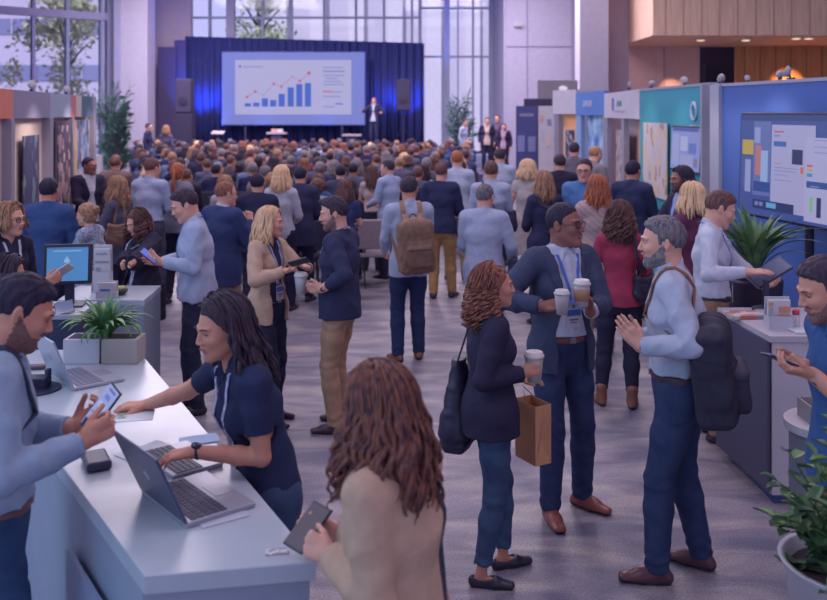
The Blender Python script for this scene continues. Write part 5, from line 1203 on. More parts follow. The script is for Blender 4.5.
# ------------------------------------------------------------------ people behind them
def hold(px, py, Y, **k): return dict(p=(px, py, Y), **k)
JK = person('man from behind in light blue shirt with brown canvas backpack in the middle aisle', at(409, 8.4), 8.4, 1.75, 16, 'm', .0075, 'tan', ('short', 'dark', dict(top=.006)), arm=1.1, head=(-26, 4, 0), top=dict(color=LB, collar=1, hem=-.12), bottom=dict(color='#22305a', jeans=1), shoes=dict(color='#6b4238'),
    L=dict(loc=(-.17, .28, 1.02)), R=dict(loc=(.17, .28, 1.02)))
backpack(JK, 'brown canvas backpack on the man in the middle aisle', '#7a5c54', '#6c5049', (.33, .21, .50), drop=.04, strap='#4a3a40', strapc='#8a6a60', roll=-.06)
JL_ = person('man from behind in light blue shirt and glasses right of the brown backpack', at(484, 8.2), 8.2, 1.69, -12, 'm', .0075, 'fair', ('short', 'salt', {}), head=(-18, 4, 0), top=dict(color=LB, collar=1, hem=-.14, off=.018), girth=1.06, bottom=dict(color='#4a4a66'), shoes=dict(color='#33293a'), L=dict(loc=(-.15, .28, 1.05)), R=dict(loc=(.26, .2, 1.0)))
glasses(JL_, JL_.root)
c = JL_.l2w((.30, .06, .92)); tote('black shoulder bag at the right side of the man in light blue shirt', c, .26, .10, .22, 60, '#25243c', [[c+np.array((-.06, 0, .09)), c+np.array((-.08, -.02, .40)), JL_.l2w(JL_.S[1])+np.array((0, 0, .06))]])
JM = person('woman with long curly brown hair, black fur coat and white lanyard beside the display counter', at(143, 7.5), 7.5, 1.55, 140, 'f', .0075, 'fair', ('curly', 'brown', dict(len=.24, n=170, r=.0062, vol=.01, wave=.013)), head=(-6, 20, 0), top=dict(color='#23223a', collar=False, vneck=.08, name='top'), jacket=dict(color='#221f34', name='fur_coat', off=.04, wr=.008, lapel=0, fz=60, open=.05, hem=-.25), bottom=dict(color='#1f1e36'), shoes=dict(color='#1f1d30'),
    L=dict(p=(128, 268, 6.9), dir=(.2, -.5, .3), pn=(.3, .3, -.8), pose='fist'), R=dict(p=(120, 272, 7.0), pose='fist'), lany=('#a4a4cc', .46, True, '#5a6cb4'))
JN = person('dark-haired man in light blue shirt and blue lanyard looking at a phone', at(197, 7.0), 7.0, 1.77, 104, 'm', .0075, 'fair', ('short', 'dark', dict(top=.02)), girth=1.1, arm=1.1, head=(4, 24, 0), lean=4, top=dict(color='#939cca', collar=1, hem=-.06, wr=.006), bottom=dict(color='#262a44'), shoes=dict(color='#33293a'),
    L=dict(p=(163, 262, 6.82), dir=(-.85, .1, .3), pn=(.1, .3, .9), pose='phone', pole=(-.5, -1, -.4)), R=dict(p=(160, 262, 7.1), dir=(-.8, -.3, .2), pose='relaxed'), lany=('#3f5cc4', .34))
phone('phone with lit blue screen held by the man with blue lanyard left of centre', W(149, 256, 6.85), (.6, -.35, .7), (-.6, -.1, .75), .075, .15, '#5a6ad0')
JO = person('balding man in navy blazer and khaki trousers with glasses, hand near chin', at(223, 8.4), 8.4, 1.70, -38, 'm', .0075, girth=1.12, wide=1.1, arm=1.15, skin='fair', hair=('buzz', 'auburn', dict(recede=.12)), head=(-16, 4, 0), top=dict(color='#a5a6c8', collar=1), jacket=dict(color='#2a3564', name='blazer', hem=-.18, open=.02), bottom=dict(color='#84695f'), shoes=dict(color='#33293a'), R=dict(loc=(.10, .27, 1.36), pose='fist', ldir=(-.2, .1, 1)), L=dict(loc=(-.1, .32, 1.15)))
glasses(JO, JO.root)
JP = person('dark-haired man in blue quarter-zip seen from behind at the left booth wall', at(48, 8.3), 8.3, 1.74, 6, 'm', .0075, 'tan', ('short', 'black', {}), top=dict(color='#2c457e', name='pullover', off=.022, placket=0, hem=-.12, collar=1), bottom=dict(color='#22233c'), shoes=dict(color='#23213a'), L=dict(loc=(-.2, .22, 1.0)), R=dict(loc=(.2, .22, 1.0)))
JQ = person('smiling woman with glasses, light brown bob and white lanyard at the left edge', at(8, 6.75), 6.75, 1.65, -128, 'f', .007, 'fair', ('long', 'dirty', dict(len=.13, n=130, wave=.005, r=.007)), head=(20, 0, 0), hs=1.1, top=dict(color='#25253f', collar=False, vneck=.05, name='top'), jacket=dict(color='#23223c', name='cardigan', lapel=0, open=.06), lany=('#a9a9cc', .42, True))
glasses(JQ, JQ.root)
JX = person('person with dark curly hair holding up a white phone behind the laptop', at(2, 5.35), 5.35, 1.50, -70, 'f', .007, 'tan', ('long', 'dark', dict(len=.06, n=110, wave=.012, freq=5)), head=(-10, 12, 0), top=dict(color='#6d6a88', name='top', collar=False), R=dict(p=(46, 284, 5.4), dir=(.85, .1, .5), pn=(-.2, .8, .3), pose='grip'), L=dict(p=(50, 282, 5.6), dir=(.85, .1, .45), pn=(-.2, -.8, .3), pose='grip'))
phone('white smartphone held up in two hands in front of the blue screen', W(61, 272, 5.5), (-.5, .55, .6), (.8, .1, .5), .072, .145, '#a9a6bc', lit=False, case='#aca8bc')
JR = person('woman with hair tied back in a patterned blue and white sweater by the far table', at(93, 8.2), 8.2, 1.52, 80, 'f', .008, 'fair', ('bun', 'dirty', {}), head=(0, 6, 0), lean=6, top=dict(name='sweater', collar=False, mat=mat('knit_pattern', '#8e94b8', .9, scale=55, bump=.4, hex2='#3c4670'), off=.022), L=dict(loc=(-.1, .32, 1.0)), R=dict(loc=(.12, .3, 1.02)))
JS = person('woman with wavy blonde hair and grey jacket, brown bag on her shoulder', at(119, 9.6), 9.6, 1.66, 70, 'f', .008, 'fair', ('long', 'dirty', dict(n=120, len=.26, wave=.014, r=.008)), top=dict(color='#9795b0', collar=False, name='top'), jacket=dict(color='#454765', name='jacket', lapel=0), L=dict(loc=(-.2, .3, 1.1)), R=dict(loc=(.2, .3, 1.1)))
c = W(120, 232, 9.3); tote('brown leather handbag hanging behind the woman with wavy blonde hair', c, .26, .12, .26, 20, '#6d4f48', [[c+np.array((-.06, 0, .1)), c+np.array((-.02, .1, .48)), c+np.array((.06, .0, .1))]])
JT = person('man in black suit and open white shirt standing left beside the booths', at(88, 12.2), 12.2, 1.74, -135, 'm', .009, 'brown', ('buzz', 'black', {}), top=dict(color='#a9a9cc', collar=1), jacket=dict(color='#211f36', name='suit_jacket'), L=dict(loc=(-.12, .3, 1.1)), R=dict(loc=(.12, .3, 1.08)), head=(25, 0, 0))
def back(label, px, Y, h, hd, sex, hair, top, jacket=None, bottom='#23253f', skin='fair', res=.011, **k):
    return person(label, at(px, Y), Y, h, hd, sex, res, skin, hair, top=top, jacket=jacket, bottom=dict(color=bottom), **k)
F_ = dict(L=dict(loc=(-.14, .28, 1.08)), R=dict(loc=(.14, .28, 1.08)))
back('short-haired person in a brown jacket seen from behind near the left booths', 115, 12.7, 1.74, 4, 'm', ('short', 'brown', {}), dict(color='#5e4c58', name='jacket', off=.03, placket=0), **F_)
back('man from behind in light blue shirt and grey trousers left of the audience', 150, 10.8, 1.80, -14, 'm', ('short', 'brown', {}), dict(color='#8c96c8', collar=1, tuck=1), bottom='#3b3d5a', res=.009, head=(-20, 8, 0), **F_)
back('woman with ginger hair tied in a long tail, grey sweater, left of the audience', 177, 11.2, 1.72, -4, 'f', ('pony', 'ginger', dict(len=.30)), dict(color='#676a8c', collar=False, name='sweater', off=.025), res=.009, **F_)
back('man in black jacket seen from behind, left of the woman in white sweater', 257, 9.8, 1.68, 2, 'm', ('short', 'black', {}), dict(color='#1f2140', name='jacket', off=.026, placket=0), res=.009, **F_)
JW = back('blonde woman in white sweater and black trousers seen from behind', 281, 10.5, 1.72, -6, 'f', ('long', 'blonde', dict(n=110, len=.22, wave=.006, r=.009)), dict(color='#a09fc0', name='sweater', collar=False, off=.018, hem=-.05), bottom='#20213a', res=.009, **F_)
back('man in dark blazer standing right of the woman in white sweater', 300, 11.0, 1.68, -8, 'm', ('short', 'black', {}), dict(color='#2a2e52', name='blazer', off=.026, placket=0, hem=-.2), bottom='#22233e', **F_)
back('woman with straight brown hair in navy open-back top near the empty chairs', 345, 10.6, 1.54, 8, 'f', ('long', 'brown', dict(n=80, len=.26, wave=.003, r=.009)), dict(color='#2c3266', name='top', collar=False, sleeve='short'), bottom='#2a2f56', **F_)
back('woman with very long brown hair in pale pink top behind the taupe chairs', 372, 13.2, 1.56, 4, 'f', ('long', 'brown', dict(n=100, len=.36, wave=.008, r=.009)), dict(color='#a58f9f', name='top', collar=False, sleeve='short'), bottom='#4a4766', **F_)
back('man in light blue shirt turning left beside the woman in pale pink top', 389, 12.6, 1.68, 50, 'm', ('short', 'dark', {}), dict(color='#8e9bcf', collar=1), head=(20, 0, 0), **F_)
back('man in navy sweater and mustard trousers seen from behind right of the brown backpack', 441, 11.2, 1.72, -10, 'm', ('short', 'brown', {}), dict(color='#23284e', name='sweater', collar=False, off=.022), bottom='#a07a58', res=.009, R=dict(loc=(.17, .28, 1.08)), L=dict(loc=(-.15, .25, 1.1)), feet=((-.1, 0), (.13, .12)))
back('man with strawberry blond hair and headset in pale shirt, seen from behind', 457, 12.4, 1.82, -4, 'm', ('short', 'ginger', {}), dict(color='#9da3d0', collar=1), bottom='#8d7a74', **F_)
JY = back('man in light blue shirt with a dark sling bag across his back', 491, 10.5, 1.78, -4, 'm', ('short', 'brown', {}), dict(color='#969fcc', collar=1), bottom='#3a3c58', res=.009, **F_)
c = JY.l2w((.14, -.20, 1.10)); tote('dark sling bag on the back of the man in light blue shirt', c, .30, .10, .30, 0, '#2a2a48', [[c+np.array((-.1, 0, .12)), JY.l2w((-.08, -.17, 1.40)), JY.l2w((-.10, -.05, 1.52))]])
back('man in pale shirt farther up the aisle beyond the sling bag', 500, 13.6, 1.80, 4, 'm', ('short', 'dark', {}), dict(color='#9aa4d2', collar=1), **F_)
back('blonde woman in a pale sleeveless dress right of the aisle', 527, 11.3, 1.75, -28, 'f', ('long', 'blonde', dict(n=100, len=.16, wave=.014, r=.009)), dict(color='#a39aad', name='dress', collar=False, sleeve='cap', hem=-.42, flare=.35, off=.015), bottom='#1f1f38', head=(-16, 0, 0), res=.009, R=dict(loc=(.15, .3, 1.15)), L=dict(loc=(-.2, .1, .95)))
JZ = back('long-haired blonde woman in dark navy jacket with a small backpack', 545, 9.8, 1.70, 8, 'f', ('long', 'dirty', dict(n=110, len=.26, wave=.006, r=.008)), dict(color='#23274a', name='jacket', collar=False, off=.022), res=.009, **F_)
backpack(JZ, 'small dark backpack slung on the blonde woman in navy jacket', '#3a3852', '#4a4660', (.24, .12, .30), drop=.08, strap='#2a2840', shift=(.13, 0))
J13 = person('man in glasses and blue polo facing this way among the booth visitors', at(585, 9.9), 9.9, 1.84, 160, 'm', .0085, 'fair', ('short', 'dark', {}), girth=1.12, wide=1.08, head=(0, 4, 0), top=dict(color='#4a6fb4', collar=1, sleeve='short', name='polo_shirt', hem=-.1), bottom=dict(color='#23284a'), L=dict(loc=(-.1, .3, 1.12)), R=dict(loc=(.1, .32, 1.15)))
glasses(J13, J13.root)
back('man in black shirt seen from behind in front of the blue booth', 560, 12.2, 1.78, 4, 'm', ('short', 'dark', {}), dict(color='#211f36', off=.02), **F_)
back('man in grey shirt bending right near the booths', 590, 13.2, 1.86, -50, 'm', ('short', 'dirty', {}), dict(color='#6e6a80', off=.02), lean=10, head=(0, 15, 0), **F_)
back('dark-haired visitor in grey top close to the orange booth', 574, 14.6, 1.86, -20, 'm', ('short', 'dark', {}), dict(color='#5d5870', off=.02), **F_)
J16 = person('long-haired woman in pink and striped shawl seen from behind beside the booths', at(598, 8.6), 8.6, 1.74, -4, 'f', .0085, 'fair', ('long', 'ginger', dict(n=120, len=.26, wave=.008, r=.008)), top=dict(color='#a88590', collar=False, name='shawl', off=.035, stripes=130, color2='#8d8298', hem=-.2), bottom=dict(color='#8a7a80'), L=dict(loc=(-.15, .28, 1.0)), R=dict(loc=(.2, .26, 1.1)))
JU = person('curly haired woman in a red sweater and black trousers seen from behind', at(620, 7.1), 7.1, 1.64, -8, 'f', .007, 'tan', ('curly', 'brown', dict(len=.27, n=260, r=.006, vol=.02)), head=(-14, 0, 0), top=dict(color='#8c2f4c', collar=False, name='sweater', hem=-.06, off=.014), bottom=dict(color='#25243c', kind='skinny', crop=.14), shoes=dict(color='#75493f', kind='boot'), feet=((-.16, .02), (.10, -.04)), L=dict(loc=(-.2, .25, 1.05)), R=dict(loc=(.22, .22, 1.0)))
c = JU.l2w((.19, -.08, .97)); tote('small black crossbody bag on the woman in red sweater', c, .20, .09, .24, 10, '#211f34', [[c+np.array((0, 0, .1)), JU.l2w((.12, -.14, 1.2)), JU.l2w((.10, -.10, 1.36))]])
J17 = person('man in dark navy jacket standing at the booths with his back turned', at(632, 10.2), 10.2, 1.80, -42, 'm', .0085, 'tan', ('short', 'black', {}), top=dict(color='#232c50', name='jacket', off=.028, collar=1, placket=0, hem=-.14), bottom=dict(color='#23243e'), R=dict(loc=(.12, .34, 1.15)), L=dict(loc=(-.1, .3, 1.1)))
J18 = person('bearded man with long tied dark hair and black jacket facing left at the teal booth', at(684, 9.0), 9.0, 1.80, 100, 'm', .0085, 'brown', ('long', 'black', dict(n=90, len=.10, wave=.004, r=.007, phi=100)), beard='black', top=dict(color='#8a90c4', collar=1), jacket=dict(color='#232038', name='jacket'), L=dict(loc=(-.1, .36, 1.05)), R=dict(loc=(.15, .36, 1.05)), bottom=dict(color='#22223c'), lany=('#3f5cc4', .3, True))
J19 = person('blonde woman in a burgundy top partly behind the man with the tablet', at(694, 7.6), 7.6, 1.75, 14, 'f', .0085, 'fair', ('long', 'blonde', dict(n=110, len=.20, wave=.006, r=.009)), top=dict(color='#5a2c4e', collar=False, name='top', off=.02), bottom=dict(color='#23243e'), **F_)
# presenter and the guests on the low riser
JPs = person('presenter in dark suit and tie speaking on the stage beside the screen', at(374, 34.0), 34.0, 1.80, 168, 'm', .014, 'fair', ('buzz', 'dirty', {}), hero=False, z=1.1, top=dict(color='#a6a8d2', collar=1), jacket=dict(color='#2b2f56', name='suit_jacket', open=.02, vopen=.2), bottom=dict(color='#262a50'), L=dict(loc=(-.35, .25, 1.2), pole=(-1, -.3, -1)), R=dict(loc=(.42, .25, 1.25), pole=(1, -.3, -1)))
mb = MB(); mb.box((2.75, 29.0, .2), (3.0, 2.2, .4), hard('riser_grey', '#4b4870', .7)); tag(mb.obj('riser', bevel=.01), 'low grey riser under the four guests near the right windows', 'platform')
for px, Y, h, hd, tp, jk, lab in ((464, 28.6, 1.72, -120, '#8f97c8', None, 'guest in pale blue shirt at the left end of the riser'), (487, 29.2, 1.78, 175, '#b09aa8', '#2b2748', 'guest in dark suit with pale shirt in the middle of the riser'), (498, 29.6, 1.86, 150, '#5f4f70', '#2b3362', 'tallest guest in blue jacket on the riser'), (504, 28.3, 1.58, 160, '#9a7fa8', '#241f3c', 'guest in dark jacket with lilac shirt at the front of the riser')):
    person(lab, at(px, Y), Y, h, hd, 'm', .014, 'fair', ('short', 'dark', {}), hero=False, z=.4, top=dict(color=tp, collar=1), jacket=dict(color=jk, open=.05) if jk else None)
for px, Y, h, hd, sx_, hr, tp, lab in ((148, 29.5, 2.0, -90, 'm', ('short', 'dark', {}), '#262a4c', 'tall man in dark top standing beyond the audience by the column'), (166, 29.0, 1.92, 0, 'f', ('long', 'dirty', dict(n=50, r=.014, len=.2)), '#4c4666', 'blonde woman standing beyond the audience near the dark panels')):
    person(lab, at(px, Y), Y, h, hd, sx_, .014, 'fair', hr, hero=False, top=dict(color=tp))
# ------------------------------------------------------------------ the seated audience
def make_chair(label):
    t = thing('conference_chair', label, 'chair'); fab = mat('chair_fabric', '#34324e', .85, var=.08, scale=20, bump=.2); leg = hard('chair_leg', '#4a4862', .35, .6)
    mb = MB(); mb.box((0, 0, .44), (.44, .42, .06), fab); mb.obj('seat', t, bevel=.02)
    mb = MB(); mb.box((0, -.22, .72), (.44, .045, .40), fab, R=rotx(.12)); mb.obj('backrest', t, bevel=.02)
    for sx_ in (-1, 1):
        mb = MB(); mb.tube([(sx_*.215, -.185, .42), (sx_*.215, -.24, .92)], .011, leg, 6); mb.obj('back_post', t)
        for sy in (-1, 1): mb = MB(); mb.tube([(sx_*.2, sy*.18, .42), (sx_*.225, sy*.22, 0)], .012, leg, 6); mb.obj('leg', t)
    return t
def set_mat(o, i, m):
    o.material_slots[i].link = 'OBJECT'; o.material_slots[i].material = m
def copy_thing(root, loc, rz, label, group=None, skip=()):
    r = root.copy(); r.location = loc; r.rotation_euler = (0, 0, rz); r['label'] = label; COL.objects.link(r)
    if group: r['group'] = group
    out = []
    for ch in kids[root]:
        if ch.name.split('.')[0] in skip: continue
        c = ch.copy(); c.parent = r; COL.objects.link(c); out.append(c)
    return r, out
rng = random.Random(11); kids = {}
chair0 = make_chair(''); kids[chair0] = children(chair0)
protos = []
CG = 'audience seated in rows facing the stage'
for sx_, hr, jk, hy, nm in (('m', ('short', 'dark', {}), True, 0, 'ms'), ('m', ('short', 'dark', {}), False, 18, 'ms'), ('m', ('buzz', 'dark', dict(recede=.1)), True, -16, 'mb'), ('m', ('short', 'dark', {}), True, -30, 'ms'), ('m', ('buzz', 'dark', {}), False, 8, 'mb'),
                        ('f', ('long', 'dark', dict(n=60, len=.2, r=.012, wave=.006)), False, 0, 'fl'), ('f', ('long', 'dark', dict(n=60, len=.10, r=.012, wave=.008)), False, 20, 'fl'), ('f', ('bun', 'dark', {}), False, -12, 'fb'), ('f', ('long', 'dark', dict(n=60, len=.26, r=.012, wave=.01)), False, -22, 'fl')):
    J = person('', 0, 0, 1.74 if sx_ == 'm' else 1.66, 0, sx_, .014, 'fair', hr, hero=False, seated=1, hs=1.1, head=(hy, rng.uniform(-4, 8), 0), seed=rng.random()*6, lean=rng.uniform(-4, 4),
        top=dict(color='#2a2c50', collar=sx_ == 'm', name='top', off=.03 if jk else .016), bottom=dict(color='#25263f'), L=dict(loc=(-.14, .30, .68)), R=dict(loc=(.14, .30, .68)), group=CG)
    kids[J.root] = children(J.root); protos.append((sx_, jk, nm, J.root))
JK_ = [('#22244a', 'navy'), ('#1f1d34', 'black'), ('#3a3c60', 'charcoal'), ('#2e3c72', 'blue'), ('#4b3f50', 'brown'), ('#505274', 'grey')]
TP = [('#8c98c8', 'light blue'), ('#a09dbc', 'white'), ('#6c2f4a', 'dark red'), ('#3c5590', 'mid blue'), ('#7c7590', 'grey'), ('#a28c98', 'pale pink'), ('#232544', 'navy'), ('#221f36', 'black'), ('#5e6c9c', 'dusty blue')]
HC = {'m': [('dark', 'dark-haired'), ('dark', 'dark-haired'), ('black', 'black-haired'), ('brown', 'brown-haired'), ('brown', 'brown-haired'), ('salt', 'greying'), ('brown', 'brown-haired'), ('grey', 'grey-haired'), ('dirty', 'fair-haired')], 'f': [('dark', 'dark-haired'), ('brown', 'brown-haired'), ('blonde', 'blonde'), ('dark', 'dark-haired'), ('brown', 'brown-haired'), ('auburn', 'auburn-haired'), ('dirty', 'fair-haired'), ('grey', 'grey-haired')]}
ORD = ['first', 'second', 'third', 'fourth', 'fifth', 'sixth', 'seventh', 'eighth', 'ninth', 'tenth', 'eleventh', 'twelfth', 'thirteenth', 'fourteenth', 'fifteenth', 'sixteenth', 'seventeenth', 'eighteenth', 'nineteenth', 'twentieth', 'twenty-first', 'twenty-second', 'twenty-third', 'twenty-fourth', 'twenty-fifth', 'twenty-sixth']
stand = [(o.location.x, o.location.y) for o in bpy.data.objects if o.name.startswith('person') and o.parent is None]
used = set(); uc = False; nseat = 0
for r in range(19):
    Y = 12.0+r*1.03; xa, xb = at((228, 205, 205, 128)[min(r, 3)], Y), at((425, 430, 430, 478)[min(r, 3)], Y); k = 0; n = int((xb-xa)/.62)
    for i in range(n):
        x = xa+(i+.5)*(xb-xa)/n+rng.uniform(-.05, .05); gap = rng.random() < .07
        if any((x-a)**2+(Y-b)**2 < .42 or (x-a)**2+(Y-.35-b)**2 < .3 for a, b in stand): continue
        tilt = -math.atan2(-4.6-x, 36-Y)*.5; th = tilt+rng.uniform(-.08, .08)
        k += 1
        if Y < 21.5:
            lab = 'dark conference chair in the %s audience row from the back, %s from its left end' % (ORD[r], ORD[k-1])
            if not uc: chair0.location = (x, Y, 0); chair0.rotation_euler = (0, 0, tilt); chair0['label'] = lab; chair0['group'] = 'conference chairs under the audience'; uc = True
            else: copy_thing(chair0, (x, Y, 0), tilt, lab, 'conference chairs under the audience')
        if gap: continue
        fem = rng.random() < .36; ps = [q for q in protos if q[0] == ('f' if fem else 'm')]; sx_, jk, nm, root = rng.choice(ps)
        hk, hw = rng.choice(HC[sx_]); col, cw = rng.choice(JK_ if jk or rng.random() < .5 else TP)
        lab = '%s %s in %s top, %s row from the back, %s from its left end' % (hw, 'woman' if fem else 'man', cw, ORD[r], ORD[k-1])
        loc = (x+rng.uniform(-.03, .03), Y+.04, 0)
        if root.name not in used:
            used.add(root.name); root.location = loc; root.rotation_euler = (0, 0, th); root['label'] = lab; ks = kids[root]; rr = root
        else: rr, ks = copy_thing(root, loc, th, lab, CG, skip=())
        sc = rng.uniform(1.0, 1.08); rr.scale = (sc, sc, sc)
        sk = rng.choice(['fair', 'fair', 'fair', 'tan', 'tan', 'olive', 'brown'])
        for c in ks:
            b = c.name.split('.')[0]
            if b == 'hair': set_mat(c, 0, hair_mat(hk))
            elif b == 'top': set_mat(c, 0, cloth(col))
            elif b == 'body': set_mat(c, 0, skin_mat(sk)); set_mat(c, len(c.material_slots)-1, hair_mat(hk)) if len(c.material_slots) > 3 else None
        nseat += 1
print('SEATED', nseat)
for p in protos:
    if p[3].name not in used:
        for c in kids[p[3]]: bpy.data.objects.remove(c)
        bpy.data.objects.remove(p[3])
# taupe stacking chairs in the aisle
for px, Y, hd, lab in ((374, 12.0, 4, 'taupe chair with light metal frame just left of the brown backpack'), (362, 12.9, 8, 'taupe chair beyond the first one, under the woman in pale pink'), (327, 11.9, 0, 'empty dark chair behind the blonde woman and the couple'), (205, 10.2, 20, 'empty chair left of the man in navy blazer'), (96, 10.2, -20, 'chair with rounded back beside the woman with wavy blonde hair'), (404, 12.9, 5, 'empty chair beyond the brown backpack')):
    r, ks = copy_thing(chair0, (at(px, Y), Y, 0), R_(hd), lab, 'empty chairs along the aisle')
    for c in ks:
        if c.name.startswith(('seat', 'backrest')) and px in (374, 361, 96): set_mat(c, 0, mat('chair_taupe', '#877c94', .8, var=.05, scale=20))
# ------------------------------------------------------------------ counters and what stands on them
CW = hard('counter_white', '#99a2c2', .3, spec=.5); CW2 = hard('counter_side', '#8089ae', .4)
def poly_counter(label, poly, h, side=None, top=None, lip=.04, kick=.0, faces=None):
    t = thing('counter', label, 'counter', (0, 0, 0)); c = np.mean(poly, 0)
    t.location = (float(c[0]), float(c[1]), 0); P = [(float(x-c[0]), float(y-c[1])) for x, y in poly]
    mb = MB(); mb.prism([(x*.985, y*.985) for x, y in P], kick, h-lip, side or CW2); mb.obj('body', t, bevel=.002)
    mb = MB(); mb.prism(P, h-lip, h, top or CW); mb.obj('worktop', t, bevel=.003)
    return t, c
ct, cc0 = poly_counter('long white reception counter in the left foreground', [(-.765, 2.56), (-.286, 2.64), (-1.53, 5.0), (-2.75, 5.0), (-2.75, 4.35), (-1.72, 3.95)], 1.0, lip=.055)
for (a, b, c_, d) in ((-1.20, 3.22, -.86, 2.72),):
    mb = MB(); mb.box(((a+c_)/2-cc0[0]-.035, (b+d)/2-cc0[1]-.02, .42), (.015, .55, .72), hard('counter_panel', '#7f8ab8', .4), math.atan2(d-b, c_-a)+pi/2); mb.obj('side_panel', ct)
poly_counter('white display counter with brochure holders behind the reception counter', [(-2.50, 6.32), (-1.89, 6.32), (-1.92, 6.85), (-2.55, 6.85)], 1.0)
poly_counter('dark navy podium left of the white display counter', [(-2.80, 5.85), (-2.17, 5.85), (-2.20, 6.28), (-2.80, 6.28)], 1.0, side=hard('podium_navy', '#2b3358', .6), lip=.03)
pd, pc_ = poly_counter('white right-hand counter with a dark grey side panel', [(2.10, 5.3), (3.9, 5.3), (3.9, 6.08), (2.05, 6.08)], 1.0, side=hard('counter_right', '#a5a0bc', .5), top=hard('counter_right_top', '#a09ab8', .35), kick=.06)
mb = MB(); mb.prism([(2.085-pc_[0], 5.305-pc_[1]), (2.10-pc_[0], 5.305-pc_[1]), (2.055-pc_[0], 6.07-pc_[1]), (2.04-pc_[0], 6.07-pc_[1])], .08, .965, hard('panel_charcoal', '#3c3b5a', .7)); mb.obj('side_panel', pd)
mb = MB(); mb.box((2.50-pc_[0], 5.30-pc_[1], .40), (.42, .012, .5), hard('front_door', '#8a86aa', .5)); mb.obj('front_panel', pd)
mb = MB(); mb.box((0, .0, .03), (1.7, .7, .06), hard('kick_blue', '#2c3f7c', .6)); mb.obj('plinth', pd)
# laptops
def laptop(label, c, rz, w=.34, d=.24, open_=110, lid='#5b5f86', deck='#8d8fae', lit=None, key='#2b2d4c', logo=True):
    t = thing('laptop' if open_ < 170 else 'keyboard_deck', label, 'laptop' if open_ < 170 else 'keyboard', c, R_(rz)); m = hard('laptop_deck', deck, .35, .3)
    mb = MB(); mb.box((0, 0, .009), (w, d, .016), m); b = mb.obj('base', t, bevel=.004)
    mb = MB(); km = hard('key_'+key[1:], key, .5)
    for r in range(5):
        for q in range(13): mb.box((-w*.43+q*w*.0715, d*.36-r*d*.105, .0185), (w*.062, d*.085, .003), km)
    k = mb.obj('keyboard', b); mb = MB(); mb.box((0, -d*.30, .0178), (w*.3, d*.26, .001), hard('touchpad', '#7d7fa0', .3)); mb.obj('touchpad', b)
    if open_ > 170: return t
    a = R_(open_-90); R = rotx(-a); hz = np.array((0, d*.49, .016)); mb = MB(); mb.box(hz+R@np.array((0, 0, d*.5)), (w, .009, d), hard('laptop_lid', lid, .35, .2), R=R); L = mb.obj('lid', t, bevel=.003)
    mb = MB(); mb.box(hz+R@np.array((0, -.0052, d*.5)), (w*.94, .001, d*.9), glow('laptop_screen_'+(lit or '#3a4a80')[1:], lit or '#3a4a80', .8), R=R); mb.obj('display', L)
    if logo: mb = MB(); mb.lathe([(.018, 0), (.018, .001)], hz+R@np.array((0, .0048, d*.52)), hard('lid_badge', '#8d90b4', .3, .5), 16, R=R@rotx(-pi/2)); mb.obj('emblem', L)
    return t
# near laptop: lid seen from behind, keyboard to the right
laptop('open grey laptop on the reception counter facing the woman in navy polo', (-.735, 3.06, 1.0), 130, .35, .25, 114, lid='#3d4468')
laptop('silver keyboard deck lying behind the near grey laptop', (-.88, 3.40, 1.0), 130, .30, .20, 179, lid='#3d4468')
c = W(100, 372, 4.5); laptop('open silver laptop on a stand at the far end of the reception counter', (-1.62, 4.46, 1.0), 130, .34, .25, 112, lid='#8f95bb', deck='#9a9dbb', lit='#4a78b8', key='#6d7094')
mb = MB(); sm = hard('stand_black', '#1f223c', .4); mb.lathe([(.12, 0), (.12, .008), (.02, .012)], (0, 0, 0), sm, 24); mb.box((0, 0, .035), (.12, .05, .06), sm, R=rotx(.2)); mb.box((-.05, .03, .05), (.02, .04, .08), sm); mb.box((.05, .03, .05), (.02, .04, .08), sm); tag(mb.obj('laptop_stand', loc=(-1.80, 4.28, 1.0), bevel=.004), 'round black laptop stand behind the silver laptop', 'laptop stand')
# monitor with blue screen on podium
t = monitor('monitor with a plain blue page on the dark navy podium', (-2.34, 6.10, 1.29), .31, .27, R_(10), -.12, glow('screen_sky', '#4d86c4', .85), None, ui([(.15, .08, .85, .12, '#7fa8d8'), (.42, .35, .56, .45, '#8fb4e0'), (.46, .28, .52, .36, '#8fb4e0'), (.15, .85, .3, .88, '#7fa8d8'), (.0, .0, 1, .03, '#3a6cb0')]))
mb = MB(); mb.box((0, .05, -.17), (.06, .03, .24), sm); mb.box((0, .04, -.284), (.20, .16, .012), sm); mb.obj('stand', t, bevel=.003)
phone('upright phone standing at the left of the blue-page monitor', (-2.60, 6.0, 1.062), (0, -1, .2), (0, .1, 1), .08, .12, '#4a6cc0')
phone('tablet lying tilted on the podium below the blue-page monitor', (-2.30, 5.93, 1.03), (0, -.45, .9), (-.4, .85, .3), .12, .14, '#6a7096', lit=False, name='tablet', cat='tablet')
